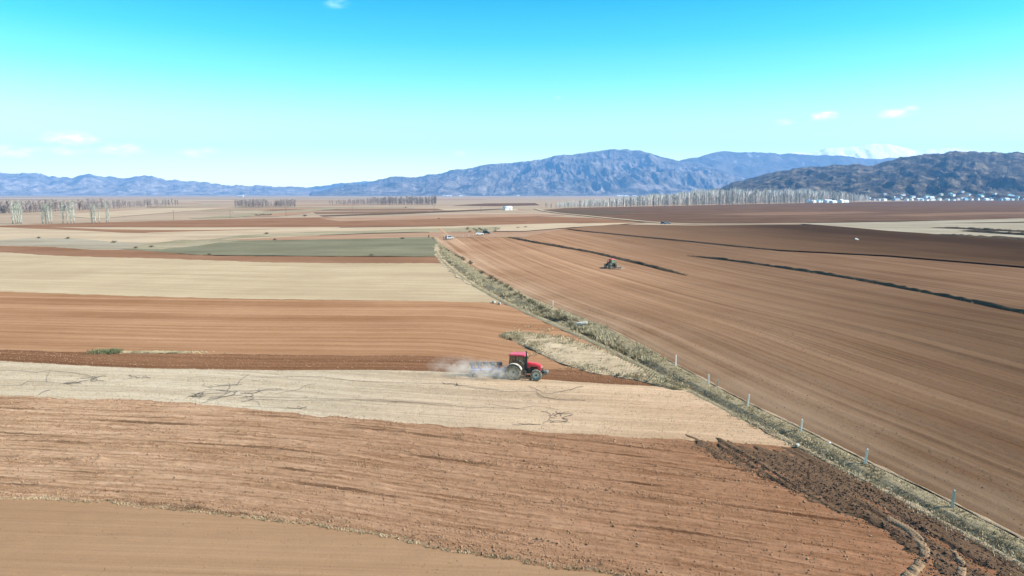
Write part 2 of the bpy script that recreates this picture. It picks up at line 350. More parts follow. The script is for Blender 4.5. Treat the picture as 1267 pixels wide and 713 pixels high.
# ------------------------------------------------------------------ the lie of the land
ditch_l = smooth_curve([(20, 33.2), (37.4, 30.1), (47.5, 27.6), (57.1, 24.8), (74.3, 19.6), (96.7, 12.6), (137.3, -2.0), (180, -14.0), (233.8, -25.4), (312.7, -35.6), (345, -41)])
ditch_r = smooth_curve([(20, 38.0), (41, 32.7), (45.8, 31.6), (53.7, 29.4), (61.4, 27.4), (69.3, 25.1), (85.9, 21.3), (113.9, 14.6), (127.6, 9.6), (186.4, -7.6), (250, -21.5), (302.5, -31.6), (345, -39)])
def gcurve(px, ext=()):
    return smooth_curve([G(*p) for p in px] + list(ext))
c0 = gcurve([(0, 617), (200, 630), (400, 655), (600, 690)], [(-75, 51.5), (8, 36.2), (24, 30.5), (31, 28.0)])
c1 = gcurve([(0, 490), (200, 497), (400, 515), (600, 530), (850, 545)], [(-90, 79), (24, 57.6)])
c2 = gcurve([(0, 447), (150, 455), (300, 458), (560, 461), (700, 472), (800, 478)], [(-110, 97), (19, 75.8)])
c3 = gcurve([(0, 433), (200, 438), (420, 440), (560, 443), (640, 455), (760, 465)], [(-115, 100), (14.9, 78.6)])
c4 = gcurve([(0, 361), (150, 366), (300, 370), (480, 372), (620, 375)], [(-170, 163)])
c5 = gcurve([(0, 312), (80, 317), (200, 320), (350, 325), (540, 326)], [(-330, 300)])
c6 = gcurve([(0, 304.5), (60, 305.5), (110, 309), (160, 309.5), (250, 316), (400, 317.5), (540, 318)], [(-350, 345)])

def ragged(c, a, seed):                              # an edge curve with an uneven line; .smooth keeps the clean one for the rows
    off = lambda x: (fbm(np.asarray(x, float) * .35, np.asarray(x, float) * 0 + .5, 5, seed, .62) - .5) * a
    f = lambda x: c(x) + off(x)
    f.smooth = c; f.off = off; return f
c0 = ragged(c0, 1.3, 201); c1 = ragged(c1, 1.5, 202); c2 = ragged(c2, .5, 203); c3 = ragged(c3, 1.3, 204); c4 = ragged(c4, 2.2, 205); c5 = ragged(c5, 4.0, 206); c6 = ragged(c6, 5.0, 207)
# ground: one sheet to the horizon, dipping a little under the nearby fields
rr = np.concatenate([[0], np.geomspace(20, 60000, 70)]); th = np.linspace(0, 2 * np.pi, 97)
RRg, TH = np.meshgrid(rr, th, indexing='ij'); gx = RRg * np.sin(TH); gy = RRg * np.cos(TH)
gz = -1.1 + 1.05 * np.clip((RRg - 330) / 200, 0, 1)
g = obj('ground', grid_mesh('ground', gx, gy, gz, gx, gy, M['plain']))
tag(g, 'wide dry valley plain stretching to the foot of the mountains', None, kind='structure')

def field(name, label, lo, hi, x0, dx, ny, mat, relief, edge=ditch_l, yb=None):
    """a strip of land between two edge curves, from x0 to the ditch bank"""
    t = np.linspace(0, 1, ny); xe = np.full(ny, 5.0)
    for _ in range(25):
        yy = lo(xe) + (hi(xe) - lo(xe)) * t; xe = 0.5 * xe + 0.5 * np.minimum(edge(yy), 60)
    nx = int((np.max(xe) - x0) / dx) + 2; s = np.linspace(0, 1, nx)
    X = x0 + (xe[:, None] - x0) * s[None, :]; L = getattr(lo, 'smooth', lo)(X); Hh = getattr(hi, 'smooth', hi)(X); Y = L + (Hh - L) * t[:, None]
    V = Y - L; U = X; k_ = np.minimum(1.6, (Hh - L) * .45)
    if hasattr(lo, 'off'): Y = Y + lo.off(X) * (1 - np.clip(V / k_, 0, 1))
    if hasattr(hi, 'off'): Y = Y + hi.off(X) * (1 - np.clip((Hh - L - V) / k_, 0, 1))
    Z = relief(X, Y, V, Hh - L); Z = .03 + (Z - .03) * np.clip(np.minimum(V, Hh - L - V) / .45, 0, 1)
    o = obj(name, grid_mesh(name, X, Y, Z, U, V, M[mat])); tag(o, label, None, kind='structure'); return o

def edge_fade(V, Wd, k=0.6):
    return np.clip(np.minimum(V, Wd - V) / k, 0, 1)
# the nearest, smooth tan strip (its near edge runs under and behind the drone)
field('harrowed_field', 'smooth pale tan harrowed field along the bottom edge', lambda x: 14 - 0.06 * np.asarray(x), c0, -80, .3, 110, 'soil_tan',
      lambda X, Y, V, W: (fbm(X * .6, V * 1.5, 3, 3) - .5) * .07 + (vn(X * .03, V * 2.2, 8) - .5) * .05)
def rel_clod(X, Y, V, W):
    rows = (vn(X * .03, V * 1.5, 21) - .5) * .12 + (vn(X * .1, V * 3.2, 22) - .5) * .05
    cl_ = np.maximum(fbm(X * 2.2, Y * 2.4, 3, 5, .6) - .5, 0) * .22
    big = np.maximum(fbm(X * .5, V * 1.6, 3, 9, .6) - .55, 0) * .35
    berm = .16 * np.exp(-((V - 1.0) / .8)**2) * (.6 + .8 * vn(X * .5, V, 4))
    return rows + cl_ + big + berm + .02
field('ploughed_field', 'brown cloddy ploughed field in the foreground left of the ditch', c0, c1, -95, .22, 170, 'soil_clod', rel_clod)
field('stubble_field', 'cream stubble strip littered with black hose below the red tractor', c1, c2, -110, .32, 90, 'stubble',
      lambda X, Y, V, W: .06 + (vn(X * .05, V * 1.6, 31) - .5) * .07 + (fbm(X * 1.4, Y * 1.4, 3, 6) - .5) * .08)
def rel_turned(X, Y, V, W):
    fur = np.abs(((V + .35 * vn(X * .05, V * .2, 2)) / 1.2) % 1 - .5) * .24
    wall = -.30 * np.exp(-(V / .5)**2) * np.clip(W / 3, 0, 1)
    return fur + wall + (fbm(X * .9, Y * 2.2, 3, 14, .6) - .5) * .08 + .02
field('freshly_ploughed_strip', 'dark brown freshly turned furrows behind and ahead of the red tractor', c2, c3, -120, .35, 70, 'soil_turned', rel_turned)
field('harrowed_field', 'reddish brown harrowed field behind the red tractor', c3, c4, -190, .9, 110, 'soil_harrowed',
      lambda X, Y, V, W: .04 + (vn(X * .02, V * .35, 41) - .5) * .16 + (fbm(X * .8, Y * .8, 3, 6) - .5) * .12)
field('stubble_field', 'broad pale stubble strip beyond the reddish harrowed field', c4, c5, -340, 1.6, 60, 'stubble_far',
      lambda X, Y, V, W: .06 + (fbm(X * .2, Y * .3, 3, 16) - .5) * .2)
field('ploughed_strip', 'narrow reddish brown strip below the green field', c5, c6, -360, 2.5, 20, 'soil_brown_far',
      lambda X, Y, V, W: .12 + (fbm(X * .2, Y * .3, 3, 17) - .5) * .15)

# the large field right of the ditch, rows running with it
ys = np.concatenate([np.arange(18, 130, .45), np.arange(130, 250, 1.2), np.arange(250, 440, 3.0)])
ds = np.concatenate([np.arange(0, 48, .28), np.geomspace(48, 420, 100)])
Dm, Ym = np.meshgrid(ds, ys); 
Xm = ditch_r(Ym) + Dm
fade = np.clip(1.3 - Dm / 150, .3, 1)
Zm = .05 + ((vn(Dm * 1.25, Ym * .02, 51) - .5) * .13 + (vn(Dm * .35, Ym * .012, 52) - .5) * .22 + (fbm(Xm * 1.3, Ym * 1.0, 3, 53, .6) - .5) * .07) * fade
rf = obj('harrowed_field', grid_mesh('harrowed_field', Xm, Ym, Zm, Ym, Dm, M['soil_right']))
tag(rf, 'large reddish brown field with drill rows right of the ditch', None, kind='structure')

# the ditch and its grassy verge
ys = np.concatenate([np.arange(18, 140, .35), np.arange(140, 346, .9)]); ww = np.linspace(0, 1, 46)
Wm, Ym = np.meshgrid(ww, ys); xl = ditch_l(Ym); xr = ditch_r(Ym); Xm = xl + (xr - xl) * Wm; wid = xr - xl
wob = (vn(Ym * .15, Ym * 0 + .5, 61) - .5) * .1
prof = lerp_curve([(0, .04), (.05, .15), (.13, .17), (.2, .02), (.28, -.36), (.36, -.45), (.45, -.2), (.56, .12), (.7, .22), (.86, .2), (.94, .16), (1, .04)])
Zm = prof(np.clip(Wm + wob * np.sin(np.pi * Wm), 0, 1)) * np.clip(wid / 5, .5, 1.3) + (fbm(Xm * .9, Ym * .7, 4, 62, .6) - .5) * .24 * np.sin(np.pi * Wm)
vg = obj('ditch_verge', grid_mesh('ditch_verge', Xm, Ym, Zm, Ym, Xm - xl, M['verge']))
tag(vg, 'dry ditch with olive grey grassy banks running into the distance', None, kind='structure')
# thin trodden path between the verge and the right-hand field
def ribbon(name, label, cx, y0, y1, dy, w_, z, mat, crown=.04, kind='structure', seed=3):
    ys = np.arange(y0, y1, dy); tt = np.linspace(-1, 1, 7); T, Y = np.meshgrid(tt, ys)
    wv_ = w_ * np.clip(2.6 * fbm(Y * .35, Y * 0 + 1.3, 4, seed, .65) - .45, .4, 2); X = cx(Y) + T * wv_ * .5 * (.7 + .6 * vn(Y * 1.7, T * 2, seed + 1))
    Z = z + crown * (1 - T**2) + (fbm(X * 1.5, Y * 1.5, 2, seed) - .5) * .05
    o = obj(name, grid_mesh(name, X, Y, Z, Y, X - cx(Y), M[mat])); tag(o, label, None, kind=kind); return o
ribbon('dirt_path', 'thin pale trodden line between the verge and the right field', lambda y: ditch_r(y) + .12, 18, 128, .3, .36, .12, 'spoil')
ribbon('spoil_bank', 'pale crumbly spoil line on the near bank of the ditch', lambda y: ditch_l(y) + .38, 18, 64, .25, .6, .13, 'spoil', .05, seed=9)
ribbon('spoil_bank', 'grey pale track along the far left bank of the ditch', lambda y: ditch_l(y) + .7, 165, 300, 1.0, 2.4, .12, 'dry_verge', .05, seed=12)

# wet dark headland with wheel ruts between the ploughed field and the ditch
hl = [G(u, v) for u, v in ((845, 541), (880, 566), (935, 590), (1000, 618), (1070, 648), (1120, 678), (1150, 713))]
hl_x = smooth_curve([(p[1], p[0]) for p in hl] + [(30, 22.5), (22, 25.0)])
def head_z(X, Y):
    Dd = ditch_l(Y) + .1 - X
    ruts = (vn(Dd * 2.3, Y * .05, 72) - .5) * .26 + (vn(Dd * .9, Y * .04, 73) - .5) * .12
    return .12 + ruts + (fbm(Dd * 2, Y * .5, 4, 74, .6) - .5) * .12
ww = np.linspace(0, 1, 90); t0 = np.linspace(0, 1, 260); Wm, Tm = np.meshgrid(ww, t0)
ytop = hl[0][1] + .6 - 4.6 * Wm + (fbm(Wm * 9, Wm * 0, 3, 75, .65) - .5) * 5.0; Ym = 20 + (ytop - 20) * Tm
xl = hl_x(np.minimum(Ym, hl[0][1])) + (fbm(Ym * .8, Ym * 0, 3, 71) - .5) * 1.6; xr = ditch_l(Ym) + .1; Xm = xl + (xr - xl) * Wm
Dd = xr - Xm
edge_ = np.clip(Wm / .10, 0, 1) * np.clip((ytop - Ym) / 1.2, 0, 1)
Zm = head_z(Xm, Ym) * edge_ - .06 * (1 - edge_) - .12 * np.clip((Wm - .93) / .07, 0, 1)
hd = obj('wet_headland', grid_mesh('wet_headland', Xm, Ym, Zm, Ym, Dd, M['soil_wet']))
tag(hd, 'dark wet rutted headland beside the ditch at bottom right', None, kind='structure')

# dry grass wedge between the harrowed field and the furrow ahead of the tractor
wl = [(622, 417), (655, 432), (690, 449), (730, 462), (785, 471), (838, 484)]
wu = [(622, 415), (655, 413), (690, 418), (735, 429), (795, 457), (853, 485.5)]
A = np.array([G(*p) for p in wl]); B = np.array([G(*p) for p in wu]); n = 90
tt = np.linspace(0, 1, n); ti = np.linspace(0, 1, len(A))
Aw = np.stack([np.interp(tt, ti, A[:, k]) for k in (0, 1)], 1); Bw = np.stack([np.interp(tt, ti, B[:, k]) for k in (0, 1)], 1)
ww = np.linspace(0, 1, 24)[:, None, None]; P = Aw[None] + (Bw - Aw)[None] * ww
Xm, Ym = P[..., 0], P[..., 1]; Wm = np.broadcast_to(ww[..., 0], Xm.shape)
Zm = .10 + .34 * np.sin(np.pi * np.clip(Wm, 0, 1))**.5 * np.clip(np.minimum(tt, 1 - tt) * 6, 0, 1)[None] * (.5 + .8 * fbm(Xm * .5, Ym * .5, 3, 81))
wd = obj('dry_grass_bank', grid_mesh('dry_grass_bank', Xm, Ym, Zm, Xm, Ym, M['dry_verge']))
tag(wd, 'wedge of pale dry grass just beyond the red tractor', None, kind='structure')

# fields farther out, each a flat sheet laid at its place
zlay = [0.06]
def poly(name, label, px, mat, ang_=0.0, z=None, sub=None):
    pts = [G(*p) for p in px]
    zlay[0] += 0.010
    zz = zlay[0] if z is None else z
    bm = bmesh.new(); vs = [bm.verts.new((p[0], p[1], zz)) for p in pts]
    es = [bm.edges.new((vs[i], vs[(i + 1) % len(vs)])) for i in range(len(vs))]
    bmesh.ops.triangle_fill(bm, edges=es, use_beauty=True)
    me = bpy.data.meshes.new(name); uvl = bm.loops.layers.uv.new('rows'); ca, sa = math.cos(ang_), math.sin(ang_)
    for f in bm.faces:
        if f.normal.z < 0: f.normal_flip()
        for l in f.loops:
            x, y = l.vert.co.x, l.vert.co.y; l[uvl].uv = (x * ca + y * sa, -x * sa + y * ca)
    bm.to_mesh(me); bm.free(); me.materials.append(M[mat])
    o = obj(name, me); tag(o, label, None, kind='structure'); return o
def wavy(pts, amp=.5, n=6, seed=1):                  # outline between photo points with a slightly uneven edge
    rr_ = random.Random(seed); out = []
    for i in range(len(pts) - 1):
        for k in range(n):
            t = k / n; out.append((pts[i][0] + (pts[i + 1][0] - pts[i][0]) * t, pts[i][1] + (pts[i + 1][1] - pts[i][1]) * t + rr_.uniform(-amp, amp) * (0 if k == 0 else 1)))
    return out + [pts[-1]]
rowR = math.atan2(-.96, .27)
poly('fallow_field', 'pale cream fallow field left of the green field', [(-330, 302), (0, 304.6), (60, 305.6), (110, 309.1), (160, 309.6), (250, 316), (330, 300), (420, 288), (420, 280), (-330, 278)], 'cream_far', z=.055)
poly('fallow_field', 'pale greenish fallow strip edged by a wavy line at far left', wavy([(-300, 301), (-100, 300), (0, 297.5), (40, 294.5), (90, 295.2), (145, 300), (200, 301.5), (230, 306), (180, 309.0), (150, 309.2), (110, 308.6), (60, 305.2), (0, 304.2), (-300, 302)], .15, 3), 'pale_grey_far')
poly('ploughed_strip', 'thin brown strip crossing the cream fallow land at left', [(-20, 279), (60, 281), (130, 284), (220, 285), (330, 284), (425, 283.5), (425, 286), (330, 287), (220, 289), (150, 288), (90, 285), (0, 281.5)], 'soil_brown_far')
poly('fallow_field', 'cream strip between the brown band and the weedy strip', [(180, 288), (420, 282), (560, 280.2), (680, 274), (720, 277), (680, 283.5), (600, 284), (420, 289), (250, 294)], 'cream_far')
poly('weedy_strip', 'grey green weedy strip running across the middle distance', wavy([(255, 297), (300, 291), (380, 287.5), (480, 285), (590, 281), (620, 281.5), (612, 287), (500, 287.8), (400, 291), (330, 293.5)], .4, 4), 'weeds_grey')
poly('ploughed_strip', 'pinkish tan strip just above the green field', [(270, 297.5), (400, 291.4), (520, 288), (590, 287.6), (700, 283.6), (650, 293.5), (600, 294), (545, 294), (420, 296.6), (300, 298)], 'soil_pink_far')
poly('green_field', 'dull green winter crop field in the middle distance', wavy([(150, 309), (195, 303.5), (235, 300), (300, 298), (420, 296.5), (532, 293.5), (541, 300), (546, 306), (541, 317.8), (400, 317.3), (250, 315.8), (165, 309.8)], .35, 5), 'grass_green')
poly('weedy_strip', 'pale weedy corner at the left end of the green field', wavy([(150, 308), (185, 302), (215, 298), (262, 296.5), (300, 297.5), (262, 302), (232, 306), (200, 309)], .6, 4), 'weeds_grey')
poly('ploughed_field', 'long reddish brown field band across the middle distance', [(-330, 281), (0, 279.4), (135, 275.4), (215, 273.3), (300, 271), (405, 269), (470, 273), (560, 270.5), (650, 267.5), (735, 270), (800, 276), (690, 276.5), (560, 280), (420, 281.4), (220, 281.6), (100, 281.4), (0, 280.4)], 'soil_brown_far')
poly('ploughed_strip', 'thin pink strip above the long brown band', [(395, 270.5), (560, 266), (660, 264.5), (700, 266.5), (640, 268.5), (540, 271), (420, 274.3)], 'soil_pink_far')
poly('green_strip', 'faint green strip slanting across the far left plain', [(232, 271), (330, 262), (420, 257), (440, 257), (350, 264), (290, 269.5)], 'weeds_grey')
poly('fallow_strip', 'brownish strip slanting behind the long brown band at left', [(300, 269), (340, 264), (400, 260.5), (380, 264), (345, 268)], 'soil_pink_far')
poly('weedy_strip', 'thin dark weedy line crossing the far plain', [(395, 267), (500, 263), (620, 258.4), (625, 259.4), (510, 264.6), (400, 268.2)], 'bank_weeds')
poly('ploughed_field', 'small far brown field left of the white shed', [(560, 254.5), (600, 252), (662, 251.5), (668, 254.2), (610, 255.2)], 'soil_violet_far')
poly('stubble_strip', 'far pale stripes on the plain left of the poplar clumps', [(60, 266), (215, 257.5), (300, 256.5), (220, 262.5), (120, 271)], 'cream_far')
sr = random.Random(77)
for k in range(26):                                  # the patchwork of narrow fields on the far plain
    v0 = 246.5 + 17 * (k / 26)**1.4 + sr.uniform(-.3, .3); u0 = sr.uniform(-320, 420); L_ = sr.uniform(120, 380); th_ = (v0 - 241) * sr.uniform(.05, .13); sl_ = sr.uniform(-.012, .004); u1 = min(u0 + L_, 640)
    poly('field_strip', ['pale', 'brown', 'grey green', 'pinkish'][k % 4] + ' narrow field strip on the far plain, ' + ('left' if u0 < 0 else 'left of centre' if u0 < 200 else 'centre') + ' part', [(u0, v0), (u1, v0 + sl_ * L_), (u1 + sr.uniform(-20, 20), v0 + sl_ * L_ + th_), (u0 + sr.uniform(-20, 20), v0 + th_)], ['cream_far', 'soil_mid', 'weeds_grey', 'soil_pink_far'][k % 4], z=.02 + .0013 * k)
# right-hand side
poly('ploughed_field', 'wide dark violet brown field in front of the village and poplar wood', [(668, 260.5), (700, 258), (860, 254.5), (1000, 251.5), (1100, 249.6), (1290, 247), (1700, 246.5), (1700, 272), (1267, 271.5), (1000, 276.5), (860, 277), (800, 274.5), (740, 268.6)], 'soil_violet_far')
poly('stubble_strip', 'pale streak in the dark field below the village', wavy([(880, 266), (960, 263), (1060, 262.4), (1100, 263.5), (990, 266.6), (930, 267)], .2, 4), 'soil_mid')
poly('stubble_strip', 'second fainter streak right in the dark field below the village', [(1080, 267), (1200, 263.5), (1400, 262), (1400, 264), (1230, 266), (1140, 268.4)], 'soil_mid')
poly('weedy_field', 'dull olive field wedge beside the far road', [(676, 261.5), (740, 260.5), (800, 262), (760, 266), (735, 268)], 'bank_weeds')
poly('fallow_field', 'cream dusty apron below the far road', [(610, 287), (640, 280), (700, 277.5), (790, 276.5), (760, 279), (705, 282.5), (650, 287)], 'cream_far')
poly('ploughed_field', 'dark chocolate field beyond the thin bank at right', [(700, 284), (760, 278.6), (860, 280), (1000, 279), (1050, 279.5), (1150, 290), (1267, 297.5), (1700, 322), (1700, 395), (1267, 332), (1100, 318), (965, 311), (860, 300), (716, 286)], 'soil_dusk', rowR)
poly('fallow_field', 'pale grey fallow wedge at the right edge', wavy([(985, 277.2), (1120, 275.2), (1267, 271), (1700, 266), (1700, 318), (1267, 296.5), (1200, 294), (1100, 287), (1040, 281.5)], .15, 4), 'pale_grey_far')
poly('ploughed_strip', 'brown sliver inside the pale grey wedge', [(1150, 277.6), (1267, 275.2), (1500, 273), (1500, 274.5), (1267, 276.6)], 'soil_dark')
# the farm road
def road(name, label, px, width, z, mat):
    pts = [Vector((*G(*p), 0)) for p in px]; L = []; Rr = []
    for i, p in enumerate(pts):
        d = (pts[min(i + 1, len(pts) - 1)] - pts[max(i - 1, 0)]).normalized(); nrm = Vector((-d.y, d.x, 0)); L.append(p + nrm * width / 2); Rr.append(p - nrm * width / 2)
    v = [(p.x, p.y, z) for q in zip(L, Rr) for p in q]; f = [(2 * i, 2 * i + 1, 2 * i + 3, 2 * i + 2) for i in range(len(pts) - 1)]
    me = mesh_np(name, v, f, M[mat], [(p[0], p[1]) for p in v]); o = obj(name, me); tag(o, label, None, kind='structure'); return o
zr = zlay[0] + .05
road('dirt_road', 'pale dirt road running out towards the poplar wood', [(662, 258.5), (672, 261.3), (690, 264), (720, 267), (760, 271.2), (800, 275), (830, 276.8), (870, 278), (930, 278), (1000, 277.2)], 6.0, zr, 'cream_far')

# ------------------------------------------------------------------ mountains
def rock(name, a, b, c, scale, snow=None, snow_amt=0.0, snow_h=None):
    m = bpy.data.materials.new(name); m.use_nodes = True; t = NT(m.node_tree)
    p = t.n('ShaderNodeBsdfPrincipled'); out = t.n('ShaderNodeOutputMaterial'); t.link(p.outputs[0], out.inputs[0])
    p.inputs['Roughness'].default_value = .95; p.inputs['Specular IOR Level'].default_value = .05
    ob = t.n('ShaderNodeTexCoord').outputs['Object']
    n1 = t.noise(ob, scale, 6, .65, .4); n2 = t.noise(ob, scale * 6, 5, .65)
    cc = t.ramp(t.mapr(n1, .36, .64), [(0, a), (.5, b), (1, c)])
    cc = t.mix(t.mapr(n2, .45, .36, 0, .75), cc, tuple(k * .35 for k in a))
    if snow_h:
        sp = t.n('ShaderNodeSeparateXYZ'); t.link(ob, sp.inputs[0])
        hh = t.math('ADD', sp.outputs[2], t.math('MULTIPLY', t.math('SUBTRACT', n1, .5), snow_h[2]))
        cc = t.mix(t.mapr(hh, snow_h[0], snow_h[1]), cc, (.95, .95, .95))
    if snow_amt:
        n3 = t.noise(t.scalev(ob, (1, .35, 1)), scale * 3.5, 4, .6)
        cc = t.mix(t.mapr(n3, .60, .68, 0, snow_amt), cc, (.8, .81, .84))
    t.link(cc, p.inputs['Base Color'])
    b_ = t.n('ShaderNodeBump'); b_.inputs['Strength'].default_value = 1.0; b_.inputs['Distance'].default_value = .6 / scale * .06
    t.link(n2, b_.inputs['Height']); t.link(b_.outputs[0], p.inputs['Normal'])
    M[name] = m; return m
rock('rock_scrub', (.045, .042, .033), (.13, .11, .088), (.27, .22, .18), .004, snow_amt=.15)
rock('rock_blue_range', (.07, .068, .055), (.12, .11, .09), (.18, .155, .125), .0016, snow_amt=.25)
rock('rock_snow', (.08, .075, .065), (.14, .13, .11), (.2, .18, .15), .0012, snow_h=(480, 540, 260))
rock('rock_left', (.09, .08, .065), (.22, .185, .15), (.36, .3, .245), .0045, snow_amt=.12)
rock('rock_dark_hill', (.016, .015, .011), (.065, .053, .036), (.19, .15, .1), .016)

def tan_az(u): return (u - 633.5) / F * math.cos(PITCH)
def z_at(u, v, D):                                   # height at forward distance D that shows at a photo pixel
    d = px_dir(u, v); return H + d.z / d.y * D
def height_range(name, label, prof, u0, u1, nu, D0, Dc, D1, nd, mat, seed, spur=(1 / 900, 1 / 2600), amp=.42, jag=.05, power=1.25, crag=.7):
    us = np.linspace(u0, u1, nu); pf = lerp_curve(prof)
    jj = (fbm(us * .045, us * 0 + seed, 5, seed + 70, .6) - .5) * 7.0 + (fbm(us * .3, us * 0 + seed, 3, seed + 71, .6) - .5) * 1.6
    hc = np.array([z_at(u, v, Dc) for u, v in zip(us, pf(us) + jj * crag)])
    Dd = np.concatenate([np.linspace(D0, Dc, int(nd * .7)), np.linspace(Dc, D1, nd - int(nd * .7) + 1)[1:]])
    Dm, Um = np.meshgrid(Dd, us, indexing='ij'); Xm = (Um - 633.5) / F * math.cos(PITCH) * Dm; Ym = Dm
    hm = np.broadcast_to(hc, Dm.shape)
    t = np.where(Dm <= Dc, (Dm - D0) / (Dc - D0), 1 - (Dm - Dc) / (D1 - Dc)); t = np.clip(t, 0, 1)
    wx = Xm + (fbm(Xm * spur[0] * .6, Ym * spur[1], 3, seed + 40) - .5) * 1.2 / spur[0]
    rg = ridged(wx * spur[0], Ym * spur[1], 6, seed); fine = ridged(wx * spur[0] * 3.1, Ym * spur[1] * 3.5, 4, seed + 9)
    base = t**power
    Z = hm * (base + amp * (rg - .62) * (t * (1 - t) * 3.2) + amp * .35 * (fine - .6) * np.clip(t * (1 - t) * 4, 0, 1) + jag * (rg - .6) * t)
    Z = np.maximum(Z, -3) - 3 * (1 - np.clip(t * 20, 0, 1))
    o = obj(name, grid_mesh(name, Xm, Ym, Z, Xm, Ym, M[mat])); tag(o, label, None, kind='structure'); return o, (us, hc)
height_range('mountain_range', 'low hazy blue mountain range along the left horizon',
    [(-700, 205), (-300, 200), (-100, 212), (0, 213), (40, 216), (70, 217), (90, 221), (110, 216.5), (125, 217), (150, 220), (190, 217), (215, 223), (260, 226), (290, 229), (330, 230), (390, 234), (420, 236), (470, 238)],
    -700, 470, 760, 9200, 12000, 14300, 110, 'rock_left', 100, spur=(1 / 480, 1 / 1500), amp=.8, crag=1.0)
height_range('mountain_range', 'farthest faint blue mountains in the gap left of the big peak', [(280, 240), (330, 234), (400, 231), (440, 226), (470, 224), (520, 226), (600, 230), (700, 238)], 280, 700, 160, 13000, 14500, 15800, 40, 'rock_blue_range', 150, amp=.3)
height_range('mountain', 'big blue mountain with long ridges rising behind the plain',
    [(385, 239), (410, 233), (425, 228), (432, 226), (448, 229), (470, 221), (490, 219), (510, 219), (540, 216), (560, 211), (580, 208), (620, 203), (650, 200), (690, 194), (720, 190), (745, 185), (757, 183.5), (775, 185), (790, 187), (820, 194), (845, 199), (870, 205), (900, 214), (940, 226), (990, 240)],
    385, 990, 850, 7400, 10500, 12600, 120, 'rock_scrub', 200, spur=(1 / 560, 1 / 2000), amp=.7)
height_range('mountain_range', 'deep blue ridge between the big mountain and the dark hill',
    [(760, 240), (820, 206), (850, 198), (870, 191.5), (892, 187.5), (920, 188), (950, 189), (985, 191), (1020, 192), (1060, 196), (1100, 196), (1150, 199), (1250, 205), (1500, 190), (1700, 210)],
    760, 1700, 420, 9600, 11400, 12800, 60, 'rock_blue_range', 300, amp=.4)
height_range('mountain_range', 'snow covered peaks showing above the blue ridge at right',
    [(900, 240), (940, 200), (965, 191), (985, 189.5), (1005, 187), (1020, 184), (1040, 181), (1058, 180), (1072, 177), (1090, 178.5), (1110, 182), (1130, 187), (1150, 185), (1175, 184), (1200, 187), (1260, 192), (1400, 186), (1700, 205)],
    900, 1700, 420, 11000, 12500, 13800, 60, 'rock_snow', 400, amp=.35, crag=.55)
hill_prof = [(860, 240), (890, 233), (910, 226), (940, 217), (985, 208.5), (1010, 208.5), (1040, 204), (1055, 203), (1075, 204), (1090, 199), (1105, 196), (1130, 191), (1165, 189.5), (1190, 187.5), (1220, 188.5), (1245, 187), (1267, 188), (1350, 184), (1500, 190), (1700, 180), (1900, 205)]
HD0, HDC, HD1 = 2350., 3900., 5600.
hill, _ = height_range('rocky_hill', 'dark scrubby rocky hill rising behind the village', hill_prof, 860, 1900, 700, HD0, HDC, HD1, 150, 'rock_dark_hill', 500, spur=(1 / 150, 1 / 330), amp=.42, jag=.1, power=1.55, crag=.9)
# heights of the hill foot, for the village standing on it
_hv = np.empty(len(hill.data.vertices) * 3, np.float32); hill.data.vertices.foreach_get('co', _hv); _hv = _hv.reshape(150, 700, 3)
_hd = _hv[:, 0, 1]
def hill_z(x, y):
    if y < HD0 + 1: return 0.0
    u = x / y / math.cos(PITCH) * F + 633.5
    fi = np.interp(y, _hd, np.arange(150)); fu = (u - 860) / (1900 - 860) * 699
    if fu < 0 or fu >= 698: return 0.0
    i, j = int(fi), int(fu); a, b = fi - i, fu - j; i2 = min(i + 1, 149); j2 = min(j + 1, 699)
    return max(0.0, float((_hv[i, j, 2] * (1 - a) + _hv[i2, j, 2] * a) * (1 - b) + (_hv[i, j2, 2] * (1 - a) + _hv[i2, j2, 2] * a) * b))

# the air: an even pale haze over the whole valley
hz = MB().box((0, 7500, 588), (50000, 18000, 1180)).build('haze', None)
hm_ = bpy.data.materials.new('haze_air'); hm_.use_nodes = True; t = NT(hm_.node_tree)
pv = t.n('ShaderNodeVolumePrincipled'); ho = t.n('ShaderNodeOutputMaterial'); t.link(pv.outputs[0], ho.inputs['Volume'])
pv.inputs['Color'].default_value = (0.20, 0.50, 1.0, 1); pv.inputs['Density'].default_value = 7.2e-5; pv.inputs['Anisotropy'].default_value = 0.1
hm_.cycles.homogeneous_volume = True
hz.data.materials.append(hm_); tag(hz, 'thin bluish haze filling the valley air', None, kind='stuff')

# ------------------------------------------------------------------ earth banks in the right-hand field
def bank(name, label, px, width, height, mat, seed, z=.1, step=.8, cat='earth bank'):
    P = np.array([G(*p) for p in px]); seg = np.r_[0, np.cumsum(np.hypot(*np.diff(P, axis=0).T))]
    s = np.arange(0, seg[-1], step); cx = np.interp(s, seg, P[:, 0]); cy = np.interp(s, seg, P[:, 1])
    k = max(3, int(12 / step)); ker = np.ones(k) / k
    tx = np.gradient(cx); ty = np.gradient(cy); l = np.hypot(tx, ty); nx, ny = -ty / l, tx / l
    tt = np.linspace(-1, 1, 11); T, S = np.meshgrid(tt, s); end = np.clip(np.minimum(S, seg[-1] - S) / 12, 0, 1)
    wv_ = width * (.7 + .6 * vn(S * .12, S * 0 + .3, seed)) * (.35 + .65 * end)
    X = cx[:, None] + nx[:, None] * T * wv_ / 2; Y = cy[:, None] + ny[:, None] * T * wv_ / 2
    Z = z + height * end * (1 - np.abs(T)**1.6) * (.55 + .9 * fbm(S * .5, T * 1.2, 3, seed + 1))
    o = obj(name, grid_mesh(name, X, Y, Z, S, T * width, M[mat])); tag(o, label, cat); return o, (cx, cy)
b1, bc1 = bank('earth_bank', 'dark weedy earth bank beside the small far tractor', [(628, 294), (660, 300), (700, 307), (740, 314.5), (780, 324), (815, 332.5), (850, 341.5)], 2.2, .6, 'bank_weeds', 5)
